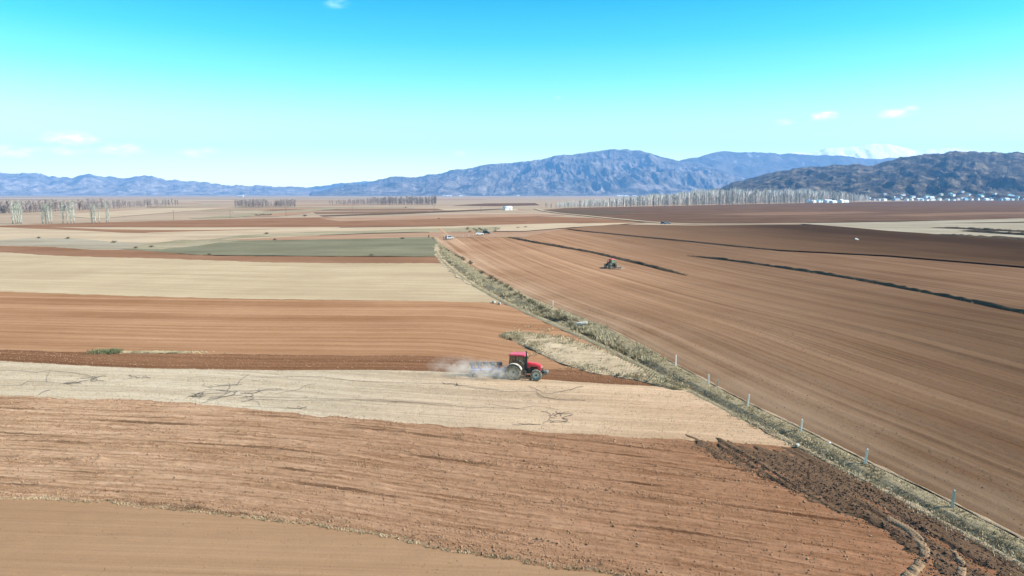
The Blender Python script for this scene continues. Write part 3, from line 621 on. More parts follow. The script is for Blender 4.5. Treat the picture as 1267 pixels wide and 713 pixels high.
b2, bc2 = bank('earth_bank', 'long dark earth bank slanting to the right edge', [(852, 317), (900, 322.5), (960, 331), (1010, 338.5), (1060, 346.5), (1110, 356), (1160, 366), (1210, 376), (1267, 388), (1340, 404)], 1.5, .62, 'bank_weeds', 6)
b3, bc3 = bank('earth_bank', 'thin low bank edging the dark chocolate field', [(712, 285.5), (760, 290.5), (810, 295.5), (860, 300.3), (910, 305.5), (965, 311)], 1.2, .35, 'bank_weeds', 7, z=.2)
b4, _ = bank('earth_bank', 'dark weedy bank crossing the pale grey wedge at right', [(1150, 283), (1190, 284.6), (1235, 287), (1290, 289.5)], 4.0, 1.1, 'bank_weeds', 8, z=zlay[0])
b5, _ = bank('earth_bank', 'second dark bank in the pale wedge at the right edge', [(1185, 287), (1230, 290), (1267, 292.4), (1330, 296)], 4.0, 1.3, 'bank_weeds', 9, z=zlay[0])
b6, _ = bank('earth_bank', 'dark bank under the lower edge of the pale wedge', [(1150, 291.5), (1210, 295.3), (1267, 298.2), (1340, 302)], 5.0, 1.0, 'bank_weeds', 10, z=zlay[0])

# ------------------------------------------------------------------ loose ground cover (nobody could count it)
def tuft_mesh(name, P, h, spread, blades, mat, wid=.05, seed=1):
    """P (n,3) tuft feet; every tuft a handful of leaning pointed blades"""
    r = np.random.default_rng(seed); n = len(P); hs = (h if np.ndim(h) else np.full(n, h))
    P = np.repeat(P, blades, 0); hs = np.repeat(hs, blades) * r.uniform(.5, 1.15, len(P)); a = r.uniform(0, 2 * np.pi, len(P))
    wv_ = np.repeat(np.broadcast_to(wid, n), blades) * r.uniform(.6, 1.4, len(P))
    off = np.stack([np.cos(a), np.sin(a), a * 0], 1) * (r.uniform(0, .35, len(P)) * spread)[:, None]
    foot = P + off; lean = np.stack([np.cos(a), np.sin(a), a * 0], 1) * (r.uniform(.1, .75, len(P)) * hs)[:, None]
    side = np.stack([-np.sin(a), np.cos(a), a * 0], 1) * wv_[:, None]
    top = foot + lean; top[:, 2] += hs; foot[:, 2] -= .03
    v = np.stack([foot - side, foot + side, top], 1).reshape(-1, 3); f = np.arange(len(v)).reshape(-1, 3)
    return mesh_np(name, v, f, M[mat])
def clod_mesh(name, P, size, mat, seed=1):
    r = np.random.default_rng(seed); n = len(P)
    base = np.array([(1, 0, 0), (-1, 0, 0), (0, 1, 0), (0, -1, 0), (0, 0, 1), (0, 0, -.6)], float)
    fc = np.array([(0, 2, 4), (2, 1, 4), (1, 3, 4), (3, 0, 4), (2, 0, 5), (1, 2, 5), (3, 1, 5), (0, 3, 5)])
    v = base[None] * r.uniform(.55, 1.3, (n, 6, 1)) + r.uniform(-.22, .22, (n, 6, 3)); a = r.uniform(0, 6.28, n); c, s = np.cos(a), np.sin(a)
    x = v[..., 0] * c[:, None] - v[..., 1] * s[:, None]; y = v[..., 0] * s[:, None] + v[..., 1] * c[:, None]
    v = np.stack([x, y, v[..., 2] * .75], -1) * size[:, None, None] + P[:, None, :]
    f = (fc[None] + (np.arange(n) * 6)[:, None, None]).reshape(-1, 3)
    return mesh_np(name, v.reshape(-1, 3), f, M[mat])
def stuff(name, me, label): return tag(obj(name, me), label, None, kind='stuff')

# clods over the foreground ploughed field, thicker along broken lines
n = 70000; x = rng.uniform(-70, 30, n * 3); y = rng.uniform(34, 80, n * 3)
keep = (y > c0(x) + .1) & (y < c1(x)) & (x < ditch_l(y)); x, y = x[keep], y[keep]; V = y - c0(x)
pr = .2 + .9 * np.clip((vn(x * .05, V * .75, 91) - .64) * 6, 0, 1) * (vn(x * .12, V * .5, 92) > .45) + .8 * np.exp(-((V - .7) / .8)**2)
keep = rng.random(len(x)) < pr; x, y, V = x[keep], y[keep], V[keep]
P = np.stack([x, y, rel_clod(x, y, V, c1(x) - c0(x)) + .03], 1)
stuff('soil_clods', clod_mesh('soil_clods', P, rng.gamma(3, .016, len(P)) * .62 + .012, 'clod_brown', 2), 'loose brown clods strewn over the foreground ploughed field')
# clods on the wet headland
n = 3500; y = rng.uniform(25, 60, n); wq = rng.random(n)**.8; x = hl_x(y) - .5 + (ditch_l(y) - hl_x(y) + .3) * wq
P = np.stack([x, y, np.full(n, .22)], 1); P = P[y < hl[0][1] - 1.5 - 4.6 * wq]
stuff('soil_clods', clod_mesh('soil_clods', P, np.minimum(rng.gamma(3, .018, len(P)) + .02, .12), 'clod_dark', 3), 'dark wet clods on the rutted headland')
# clods along the freshly ploughed strip
x = rng.uniform(-90, 15, 5000); tq = rng.random(5000); y = c2(x) + (c3(x) - c2(x)) * tq
P = np.stack([x, y, rel_turned(x, y, tq * (c3(x) - c2(x)), c3(x) - c2(x)) + .03], 1)
stuff('soil_clods', clod_mesh('soil_clods', P, np.minimum(rng.gamma(3, .013, len(P)) + .02, .1), 'clod_brown', 4), 'fresh clods along the dark turned furrows')
# clods of the right-hand field near the drone
y = rng.uniform(25, 130, 30000); d = rng.uniform(.5, 60, 30000); keep = rng.random(30000) < np.clip(vn(d * 1.25, y * .03, 51) * 1.6 - .45, .05, 1); y, d = y[keep], d[keep]
P = np.stack([ditch_r(y) + d, y, np.full(len(y), .08)], 1)
stuff('soil_clods', clod_mesh('soil_clods', P, np.minimum(rng.gamma(2.5, .011, len(P)) + .014, .07), 'clod_mid', 5), 'small clods along the rows of the right field')
# stubble straw on the cream strip
x = rng.uniform(-90, 24, 24000); tq = rng.random(24000); y = c1(x) + (c2(x) - c1(x)) * tq; k = x < ditch_l(y)
P = np.stack([x, y, np.full(len(x), .06)], 1)[k]
stuff('stubble_straw', tuft_mesh('stubble_straw', P, .12, .25, 2, 'straw', .02, 6), 'short cut straw standing on the cream stubble strip')
# grass on the ditch verge: olive short grass, pale tall dry grass farther along
y = np.concatenate([rng.uniform(22, 110, 15000), rng.uniform(100, 310, 9000)]); q = rng.random(len(y))
x = ditch_l(y) + (ditch_r(y) - ditch_l(y)) * (.12 + .8 * q); wdt = ditch_r(y) - ditch_l(y)
P = np.stack([x, y, prof(.12 + .8 * q) * np.clip(wdt / 5, .5, 1.3) - .02], 1)
stuff('verge_grass', tuft_mesh('verge_grass', P, rng.uniform(.05, .15, len(P)), .4, 5, 'olive_grass', .035, 7), 'olive grey grass growing over the ditch banks')
y = np.concatenate([rng.uniform(88, 300, 6500), 90 + rng.gamma(2, 18, 4500)]); q = np.clip(rng.normal(.62, .2, len(y)), .1, .98)
cl2 = vn(y * .25, q * 4, 95) > .42; y, q = y[cl2], q[cl2]
x = ditch_l(y) + (ditch_r(y) - ditch_l(y)) * q
P = np.stack([x, y, np.full(len(x), .1)], 1)
stuff('dry_reeds', tuft_mesh('dry_reeds', P, rng.uniform(.2, .75, len(P)), .5, 7, 'straw', .045, 8), 'pale dry reeds and tall grass along the far ditch')
tq = rng.random(3200); wq = rng.random(3200); k = np.minimum((tq * 89).astype(int), 88)
P2 = Aw[k] + (Bw[k] - Aw[k]) * wq[:, None]; P = np.stack([P2[:, 0], P2[:, 1], np.full(3200, .3)], 1); hsel = vn(P[:, 0] * .5, P[:, 1] * .5, 96)
stuff('dry_grass', tuft_mesh('dry_grass', P, .12 + .45 * np.clip(hsel - .35, 0, 1), .5, 6, 'straw', .04, 9), 'pale dry grass on the wedge beyond the red tractor')
kk = rng.integers(0, 90, 2600); wq = rng.normal(.5, .42, 2600); P2 = Aw[kk] + (Bw[kk] - Aw[kk]) * wq[:, None]
P = np.stack([P2[:, 0] + rng.normal(0, .25, 2600), P2[:, 1] + rng.normal(0, .25, 2600), np.full(2600, .14)], 1); P = P[(vn(P[:, 0] * .35, P[:, 1] * .35, 98) > .48) & (P[:, 1] > c3(P[:, 0]) + .2)]
stuff('dry_weeds', tuft_mesh('dry_weeds', P, .3, .5, 6, 'olive_grass', .04, 15), 'grey olive weeds scattered over and around the dry grass wedge')
# weeds on the field banks
for (cx_, cy_), hh_, sd_, lab in ((bc1, .4, 11, 'dead weeds on the bank beside the small far tractor'), (bc2, .35, 12, 'dead weeds on the long right bank'), (bc3, .2, 13, 'dead weeds on the thin bank edging the chocolate field')):
    k = rng.integers(0, len(cx_), 450); P = np.stack([cx_[k] + rng.normal(0, .6, 450), cy_[k] + rng.normal(0, .6, 450), np.full(450, .2)], 1)
    stuff('bank_weeds', tuft_mesh('bank_weeds', P, hh_, .6, 4, 'shrub_twigs', .05, sd_), lab)
y = rng.uniform(20, 66, 1500); P = np.stack([ditch_l(y) + rng.normal(.35, .35, 1500), y, np.full(1500, .14)], 1)
stuff('dry_grass', tuft_mesh('dry_grass', P, .16, .4, 5, 'straw', .03, 16), 'pale dry grass along the near ditch bank')
x = rng.uniform(-60, 25, 9000); y = rng.uniform(22, 50, 9000); k = y < c0(x) - .3; P = np.stack([x, y, np.full(9000, .02)], 1)[k]
stuff('soil_clods', clod_mesh('soil_clods', P, np.minimum(rng.gamma(2, .009, len(P)) + .01, .05), 'clod_brown', 17), 'fine crumbs on the smooth tan strip at the bottom')
# straw ridge between the foreground fields
x = rng.uniform(-50, 20, 2200); y = c0(x) + np.abs(rng.normal(.1, .4, 2200)); P = np.stack([x, y, np.full(2200, .06)], 1)[x < ditch_l(y) - 6]
stuff('dry_grass', tuft_mesh('dry_grass', P, .13, .3, 4, 'straw', .025, 14), 'straw and roots along the ridge between the two foreground fields')

# ------------------------------------------------------------------ tractor materials
pbr('tractor_red', (0.62, 0.012, 0.03), .32, 0, .5, dirt=(0.42, 0.17, 0.12), dirt_amt=.5, dscale=2.5)
pbr('roof_red', (0.60, 0.03, 0.075), .35, 0, .5, dirt=(0.55, 0.22, 0.2), dirt_amt=.5, dscale=2)
pbr('tyre_dusty', (0.10, 0.09, 0.078), .95, 0, .1, dirt=(0.42, 0.35, 0.26), dirt_amt=.9, dscale=5)
pbr('rim_dusty', (0.42, 0.38, 0.31), .7, 0, .2, dirt=(0.28, 0.24, 0.18), dirt_amt=.6)
pbr('rim_pale', (0.62, 0.6, 0.55), .5, 0, .3, dirt=(0.4, 0.35, 0.27), dirt_amt=.6)
pbr('hub_dark', (0.03, 0.035, 0.045), .6)
pbr('fender_dusty', (0.56, 0.51, 0.43), .7, 0, .2, dirt=(0.4, 0.34, 0.26), dirt_amt=.6)
pbr('chassis_dark', (0.028, 0.03, 0.03), .6, .2, .3, dirt=(0.16, 0.13, 0.1), dirt_amt=.6, dscale=4)
pbr('frame_black', (0.018, 0.02, 0.022), .45)
pbr('weight_grey', (0.17, 0.17, 0.17), .6, .1, .3, dirt=(0.35, 0.31, 0.25), dirt_amt=.7)
pbr('seat_fabric', (0.03, 0.03, 0.033), .9)
pbr('plough_blue', (0.07, 0.17, 0.50), .5, 0, .3, dirt=(0.4, 0.4, 0.46), dirt_amt=.8, dscale=3)
pbr('plough_steel', (0.42, 0.43, 0.46), .35, .85, .5, dirt=(0.16, 0.12, 0.1), dirt_amt=.7, dscale=4)
pbr('lamp_white', (0.8, 0.8, 0.78), .15, 0, .6)
pbr('lamp_amber', (0.75, 0.3, 0.03), .25, 0, .5)
pbr('concrete', (0.44, 0.42, 0.37), .9, 0, .1, dirt=(0.3, 0.285, 0.25), dirt_amt=.7, dscale=3, bump=.4)
pbr('concrete_white', (0.66, 0.65, 0.62), .9, 0, .1, dirt=(0.45, 0.43, 0.4), dirt_amt=.6, dscale=3, bump=.4)
pbr('hose_black', (0.025, 0.025, 0.028), .55, 0, .3, dirt=(0.12, 0.11, 0.1), dirt_amt=.5, dscale=2)
gm = bpy.data.materials.new('cab_glass'); gm.use_nodes = True; t = NT(gm.node_tree)
tr = t.n('ShaderNodeBsdfTransparent'); tr.inputs[0].default_value = (.34, .42, .42, 1); gl = t.n('ShaderNodeBsdfGlossy'); gl.inputs['Roughness'].default_value = .06
mx = t.n('ShaderNodeMixShader'); mx.inputs[0].default_value = .16; t.link(tr.outputs[0], mx.inputs[1]); t.link(gl.outputs[0], mx.inputs[2])
o_ = t.n('ShaderNodeOutputMaterial'); t.link(mx.outputs[0], o_.inputs[0]); M['cab_glass'] = gm

def wheel(parent, loc, r, w_, rim, outward):
    hub = MB().lathe([(0, -.14 * outward), (r * .14, -.14 * outward), (r * .16, .0), (r * .14, w_ * .34 * outward), (0, w_ * .38 * outward)], 14).build('wheel', M['hub_dark'], parent, True, loc=loc)
    h2 = w_ / 2; rr_ = r * .60
    ty = MB().lathe([(rr_, -h2 * .82), (rr_ * 1.06, -h2), (r * .82, -h2 * 1.05), (r * .93, -h2 * .96), (r * .955, -h2 * .5), (r * .96, 0), (r * .955, h2 * .5), (r * .93, h2 * .96), (r * .82, h2 * 1.05), (rr_ * 1.06, h2), (rr_, h2 * .82)], 32)
    nl = 20
    for k in range(nl):                              # chevron lugs
        for s in (-1, 1):
            a = 2 * math.pi * (k + (.5 if s > 0 else 0)) / nl
            rot = Matrix.Rotation(-a, 3, 'Y') @ Matrix.Rotation(s * .55, 3, 'X')
            c = Vector((math.cos(a) * r * .965, s * h2 * .5, math.sin(a) * r * .965))
            ty.box(c, (r * .085, h2 * 1.05, r * .075), rot)
    ty.build('tyre', M['tyre_dusty'], hub)
    rm = MB().lathe([(rr_ * 1.0, -h2 * .8), (rr_ * 1.02, -h2 * .7), (rr_ * .9, -h2 * .3), (rr_ * .88, h2 * .15 * outward), (rr_ * .3, h2 * .28 * outward), (rr_ * .26, h2 * .28 * outward)], 28)
    rm.lathe([(rr_ * .9, 0), (rr_ * 1.02, h2 * .7), (rr_ * 1.0, h2 * .8), (rr_ * .93, h2 * .78), (rr_ * .86, h2 * .1)], 28)
    for k in range(8):
        a = 2 * math.pi * k / 8; rm.box((math.cos(a) * rr_ * .45, h2 * .3 * outward, math.sin(a) * rr_ * .45), (.06, .05, .06))
    rm.build('rim', M[rim], hub, True)
    return hub

def fender(parent, cx, cz, r, y, w_, a0, a1, mat):
    m = MB(); n = 12; pts = []
    for k in range(n + 1):
        a = R(a0 + (a1 - a0) * k / n); pts.append((cx + math.cos(a) * r, cz + math.sin(a) * r))
    inn = [(cx + (p[0] - cx) * .955, cz + (p[1] - cz) * .955) for p in pts]
    for k in range(n): m.prism([pts[k], pts[k + 1], inn[k + 1], inn[k]], y - w_ / 2, y + w_ / 2)
    return m.build('fender', M[mat], parent)

def make_tractor(name, roof_mat='roof_red'):
    """x forward, y left, origin on the ground under the rear axle"""
    T = empty(name); WB = 2.75; rr_, rf_ = .90, .68
    for s in (-1, 1):
        wheel(T, (0, s * .98, rr_), rr_, .52, 'rim_dusty', s); wheel(T, (WB, s * .95, rf_), rf_, .42, 'rim_pale', s)
    ch = MB().box((.05, 0, .95), (1.1, .62, .62)).box((1.1, 0, .98), (1.3, .5, .5)).tube([(0, -.95, .9), (0, .95, .9)], .13, 10)
    ch.build('transmission', M['chassis_dark'], T, bevel=.03)
    MB().box((2.25, 0, 1.12), (1.5, .46, .62)).box((2.0, 0, .82), (1.2, .4, .25)).tube([(1.7, -.26, 1.2), (2.4, -.26, 1.15)], .06).box((1.75, -.33, 1.15), (.3, .2, .4)).build('engine', M['chassis_dark'], T, bevel=.02)
    fa = MB().tube([(WB, -.9, .68), (WB, .9, .68)], .11, 10).box((WB, 0, .72), (.35, .5, .3)); fa.build('front_axle', M['chassis_dark'], T)
    hd = MB()                                        # sloping bonnet in cross-sections
    secs = [(1.42, .36, 1.33, 2.02), (1.8, .37, 1.34, 2.04), (2.4, .36, 1.32, 1.98), (2.9, .335, 1.26, 1.86), (3.15, .30, 1.15, 1.74), (3.27, .25, 1.05, 1.55)]
    vs = []; fs = []
    for x_, hw, z0, z1 in secs:
        ring = [(-hw, z0), (-hw, z1 - .2), (-hw * .86, z1 - .06), (-hw * .5, z1), (hw * .5, z1), (hw * .86, z1 - .06), (hw, z1 - .2), (hw, z0)]
        vs += [(x_, a, b) for a, b in ring]
    for i in range(len(secs) - 1):
        fs += [(i * 8 + k, i * 8 + (k + 1) % 8, (i + 1) * 8 + (k + 1) % 8, (i + 1) * 8 + k) for k in range(8)]
    fs += [tuple(range(8)), tuple(range(40, 48))[::-1]]
    hood = hd.add(vs, fs).build('hood', M['tractor_red'], T, bevel=.02)
    MB().box((3.275, 0, 1.2), (.04, .36, .42)).build('grille', M['frame_black'], hood)
    for s in (-1, 1):
        MB().box((3.26, s * .17, 1.49), (.06, .12, .1)).build('headlight', M['lamp_white'], hood, bevel=.015)
        MB().box((2.35, s * .372, 1.45), (.9, .02, .2)).build('side_vent', M['frame_black'], hood)
    # cab
    cb = MB(); zb, zt = 1.25, 2.78
    posts = {'rl': ((-.62, .70), (-.52, .66)), 'ml': ((.28, .80), (.22, .70)), 'fl': ((1.28, .62), (1.08, .60))}
    for (bx_, by_), (tx_, ty_) in posts.values():
        for s in (-1, 1): cb.tube([(bx_, s * by_, zb), (tx_, s * ty_, zt)], .045, 6)
    cb.box((.32, 0, 1.2), (1.9, 1.42, .12)); cb.box((.3, 0, zt - .03), (1.75, 1.34, .08)); cb.box((1.3, 0, 1.62), (.1, 1.1, .72)); cb.box((-.62, 0, 1.5), (.08, 1.3, .5))
    cab = cb.build('cab_frame', M['frame_black'], T)
    for s in (-1, 1):
        for (a, b) in (('rl', 'ml'), ('ml', 'fl')):
            (ab, at_), (bb, bt) = posts[a], posts[b]
            v = [(ab[0], s * (ab[1] + .01), zb + (.45 if a == 'rl' else .02)), (bb[0], s * (bb[1] + .01), zb + .02), (bt[0], s * (bt[1] + .01), zt - .05), (at_[0], s * (at_[1] + .01), zt - .05)]
            MB().add(v, [(0, 1, 2, 3)]).build('window' if a == 'rl' else 'door_glass', M['cab_glass'], cab)
    MB().add([(1.32, -.58, 1.98), (1.32, .58, 1.98), (1.11, .56, 2.74), (1.11, -.56, 2.74)], [(0, 1, 2, 3)]).build('windscreen', M['cab_glass'], cab)
    MB().add([(-.66, -.66, 1.75), (-.66, .66, 1.75), (-.55, .62, 2.74), (-.55, -.62, 2.74)], [(0, 1, 2, 3)]).build('rear_window', M['cab_glass'], cab)
    rf = MB().prism([(-.72, 2.78), (-.70, 2.92), (-.5, 3.0), (1.0, 3.02), (1.28, 2.95), (1.34, 2.80)], -.76, .76).build('roof', M[roof_mat], T, bevel=.06)
    MB().lathe([(.0, .0), (.06, 0), (.055, .1), (0, .12)], 10).build('beacon', M['lamp_amber'], rf).matrix_local = Matrix.Translation((-.35, .5, 3.0)) @ Matrix.Rotation(R(90), 4, 'X')
    for s in (-1, 1):
        MB().box((1.33, s * .52, 2.83), (.08, .16, .09)).build('work_light', M['lamp_white'], rf)
        mr = MB().tube([(1.2, s * .66, 2.3), (1.32, s * 1.0, 2.35)], .018, 6).box((1.34, s * 1.08, 2.3), (.05, .2, .32)).build('mirror', M['frame_black'], T)
        fender(T, 0, .9, 1.06, s * .93, .62, 20, 168, 'fender_dusty')
        MB().box((.02, s * .66, 1.5), (1.1, .06, .7)).build('fender_panel', M['fender_dusty'], T, bevel=.04)
    MB().box((0.05, 0, 1.52), (.5, .52, .14)).box((-.2, 0, 1.85), (.14, .5, .62)).build('seat', M['seat_fabric'], T, bevel=.04)
    st = MB().tube([(.95, 0, 1.35), (.75, 0, 1.88)], .03, 6)
    ring = [(.75 + .17 * math.cos(k * math.pi / 6) * .55, .19 * math.sin(k * math.pi / 6), 1.9 + .17 * math.cos(k * math.pi / 6) * .5) for k in range(13)]
    st.tube(ring, .016, 6).build('steering_wheel', M['frame_black'], T)
    MB().tube([(1.46, -.5, 1.35), (1.46, -.5, 3.1), (1.46, -.5, 3.3), (1.4, -.5, 3.42)], [.085, .085, .08, .08], 10).tube([(1.46, -.5, 1.75), (1.46, -.5, 2.75)], .125, 10).build('exhaust_pipe', M['frame_black'], T)
    MB().box((.95, -.62, .82), (.85, .4, .5)).build('fuel_tank', M['chassis_dark'], T, bevel=.05)
    MB().box((.95, .62, .82), (.85, .4, .5)).build('tool_box', M['chassis_dark'], T, bevel=.05)
    for s in (-1, 1):
        stp = MB()
        for k in range(3): stp.box((1.42, s * .82, .45 + .28 * k), (.3, .26, .035))
        stp.box((1.28, s * .82, .75), (.03, .26, .7)).build('step', M['chassis_dark'], T)
    wf = MB().box((3.42, 0, .86), (.5, .32, .22)).build('front_bracket', M['chassis_dark'], T)
    for k in range(8):
        MB().prism([(3.58, .68), (3.62, 1.06), (3.82, 1.12), (3.98, 1.06), (4.02, .86), (3.92, .68)], -.43 + k * .11, -.43 + k * .11 + .092).build('front_weight', M['weight_grey'], T)
    lk = MB()
    for s in (-1, 1): lk.tube([(-.35, s * .3, .75), (-1.25, s * .42, .55)], .05, 8).tube([(-.55, s * .3, 1.5), (-.85, s * .36, .65)], .035, 8)
    lk.tube([(-.5, 0, 1.3), (-1.25, 0, 1.15)], .045, 8).build('rear_linkage', M['chassis_dark'], T)
    return T

def make_plough(name):
    """reversible five-furrow plough, origin on the ground below its hitch; trails along -x"""
    T = empty(name)
    MB().box((0, 0, .85), (.22, .9, .16)).box((0, .38, .75), (.14, .1, .6)).box((0, -.38, .75), (.14, .1, .6)).prism([(-.1, .9), (.1, .9), (.06, 1.45), (-.02, 1.45)], -.1, .1).box((-.35, 0, .95), (.7, .26, .3)).build('headstock', M['plough_blue'], T, bevel=.02)
    MB().tube([(-.4, .45, .95), (-4.0, -.75, .95)], .11, 4).build('beam', M['plough_blue'], T)
    MB().tube([(-.3, -.2, 1.0), (-1.6, .05, .95)], .06, 6).build('brace', M['plough_blue'], T)
    for k in range(5):
        x_ = -.75 - k * .78; y_ = .36 - k * .26
        for s in (1, -1):
            lg = MB().prism([(x_ + .08, .95), (x_ - .12, .95), (x_ - .2, .95 - s * .5), (x_ + .02, .95 - s * .5)], y_ - .04, y_ + .04).build('plough_leg', M['plough_blue'], T)
            vs = []; n1, n2 = 6, 4                    # curved mouldboard
            for i in range(n1):
                for j in range(n2):
                    a = i / (n1 - 1); b = j / (n2 - 1)
                    vs.append((x_ + .32 - .85 * a, y_ + .05 + .1 * math.sin(b * 2.0) + a * (.18 + .34 * b), .95 - s * (.92 - .52 * b - .08 * a)))
            back = [(p[0], p[1] - .02, p[2]) for p in vs]; q = n1 * n2
            fs = [(i * n2 + j, i * n2 + j + 1, (i + 1) * n2 + j + 1, (i + 1) * n2 + j) for i in range(n1 - 1) for j in range(n2 - 1)]
            fs += [tuple(r_ + q for r_ in f[::-1]) for f in fs]
            MB().add(vs + back, fs).build('mouldboard', M['plough_steel'], T, True)
            MB().prism([(x_ + .42, .95 - s * .96), (x_ - .05, .95 - s * .8), (x_ - .12, .95 - s * .96)], y_ + .02, y_ + .1).build('share', M['plough_steel'], T)
    wl_ = MB().lathe([(.1, -.1), (.34, -.1), (.36, 0), (.34, .1), (.1, .1)], 20).build('depth_wheel', M['tyre_dusty'], T, True, loc=(-3.5, -1.0, .36))
    MB().tube([(-3.6, -.62, .95), (-3.5, -.88, .7), (-3.5, -.95, .36)], .05, 6).build('wheel_arm', M['plough_blue'], T)
    return T

# people: one continuous skinned body, posed by joint positions
def person(name, label, pose, loc, rz, shirt, trousers, hair=(.02, .015, .012), group=None, scale=1.0):
    sit = pose == 'sit'
    J = {'pel': (0, 0, .95), 'wst': (0, 0, 1.1), 'che': (0, 0, 1.32), 'nek': (0, 0, 1.5), 'hd0': (.015, 0, 1.58), 'hd1': (.02, 0, 1.70)}
    rad = {'pel': .15, 'wst': .135, 'che': .16, 'nek': .062, 'hd0': .085, 'hd1': .095}
    E_ = [('pel', 'wst'), ('wst', 'che'), ('che', 'nek'), ('nek', 'hd0'), ('hd0', 'hd1')]
    for s, k in ((1, 'l'), (-1, 'r')):
        if sit:
            pts = [('sho', (0, s * .19, 1.42), .075), ('elb', (.12, s * .27, 1.18), .052), ('wri', (.42, s * .16, 1.2), .036), ('han', (.50, s * .14, 1.22), .036), ('hip', (.02, s * .1, .92), .11), ('kne', (.46, s * .14, .97), .075), ('ank', (.52, s * .14, .53), .05), ('toe', (.68, s * .15, .49), .045)]
        elif pose == 'walk':
            pts = [('sho', (0, s * .19, 1.43), .075), ('elb', (-.06 * s, s * .25, 1.14), .05), ('wri', (.08 - .1 * s, s * .25, .9), .036), ('han', (.1 - .1 * s, s * .25, .82), .036), ('hip', (0, s * .1, .9), .105), ('kne', (.12 * s + .06, s * .1, .5), .07), ('ank', (.2 * s - .02, s * .1, .09), .046), ('toe', (.2 * s + .16, s * .11, .04), .042)]
        else:
            pts = [('sho', (0, s * .19, 1.43), .075), ('elb', (0, s * .27, 1.14), .05), ('wri', (.12, s * .22, .93), .036), ('han', (.16, s * .2, .86), .036), ('hip', (0, s * .1, .9), .105), ('kne', (.02, s * .11, .5), .07), ('ank', (0, s * .12, .09), .046), ('toe', (.16, s * .14, .04), .042)]
        for nme, p, r_ in pts: J[nme + k] = p; rad[nme + k] = r_
        E_ += [('che', 'sho' + k), ('sho' + k, 'elb' + k), ('elb' + k, 'wri' + k), ('wri' + k, 'han' + k), ('pel', 'hip' + k), ('hip' + k, 'kne' + k), ('kne' + k, 'ank' + k), ('ank' + k, 'toe' + k)]
        for f_ in range(4):                          # fingers and thumb
            h_ = Vector(J['han' + k]); d_ = (h_ - Vector(J['wri' + k])).normalized(); sd_ = Vector((0, 1, 0)).cross(d_).normalized() if abs(d_.y) < .9 else Vector((1, 0, 0))
            tip = h_ + d_ * (.085 - .006 * f_) + sd_ * (-.03 + .02 * f_); J[f'fin{f_}{k}'] = tuple(tip); rad[f'fin{f_}{k}'] = .009; E_.append(('han' + k, f'fin{f_}{k}'))
    names = list(J); me = bpy.data.meshes.new(name); me.from_pydata([J[q] for q in names], [(names.index(a), names.index(b)) for a, b in E_], [])
    o = obj(name, me); mo = o.modifiers.new('skin', 'SKIN'); mo.use_smooth_shade = True
    for i, q in enumerate(names):
        me.skin_vertices[0].data[i].radius = (rad[q], rad[q] * (1.25 if q in ('pel', 'wst', 'che') else 1)); me.skin_vertices[0].data[i].use_root = q == 'pel'
    ss = o.modifiers.new('sub', 'SUBSURF'); ss.levels = 1; ss.render_levels = 1
    dg = bpy.context.evaluated_depsgraph_get(); m2 = bpy.data.meshes.new_from_object(o.evaluated_get(dg)); o.modifiers.clear(); o.data = m2
    m2.materials.clear()
    for nm, c_ in (('skin', (.42, .25, .17)), ('shirt', shirt), ('trousers', trousers)):
        key = f'cloth_{nm}_{c_}'
        if key not in M: pbr(key, c_, .85)
        m2.materials.append(M[key])
    for p in m2.polygons:
        c_ = p.center; armout = Vector((c_.x - .5, abs(c_.y) - .14, c_.z - 1.22)).length < .13 if sit else (c_.z < .92 and abs(c_.y) > .17 and c_.z > .7)
        p.material_index = 0 if (c_.z > 1.5 or armout) else (2 if c_.z < 1.0 else 1)
    hb = MB().lathe([(0, .12), (.07, .1), (.105, .03), (.108, -.02), (.09, -.06)], 12).build('hair', pbr('hair_%s' % name, hair, .8), o, True)
    hb.matrix_local = Matrix.Translation((.005, 0, 1.70)) @ Matrix.Rotation(R(90), 4, 'X')
    o.location = loc; o.rotation_euler = (0, 0, rz); o.scale = (scale,) * 3
    tag(o, label, 'person', group); return o

# the red tractor at work
def furrow_heading(x): 
    e = .5; return math.atan2(float(c2(x + e) - c2(x - e)), 2 * e)
hdg = R(-13)
tr1 = make_tractor('tractor'); tx, ty = G(635.5, 466.5); tr1.location = (tx + .2, ty - .45, .04); tr1.rotation_euler = (R(-1.5), 0, hdg)
tag(tr1, 'large red tractor with cab pulling a blue plough in dust', 'tractor', 'tractors')
cs, sn = math.cos(hdg), math.sin(hdg)
def on_tr(dx, dy, dz=0): return (tr1.location.x + cs * dx - sn * dy, tr1.location.y + sn * dx + cs * dy, tr1.location.z + dz)
pl1 = make_plough('plough'); pl1.location = on_tr(-1.3, 0.0, -.12); pl1.rotation_euler = (0, 0, hdg)
tag(pl1, 'blue reversible plough with steel mouldboards hitched behind the large tractor', 'plough', 'ploughs')
person('person', 'driver in a pale shirt sitting in the large red tractor cab', 'sit', on_tr(.02, 0, .72), hdg, (.5, .42, .38), (.05, .06, .1))
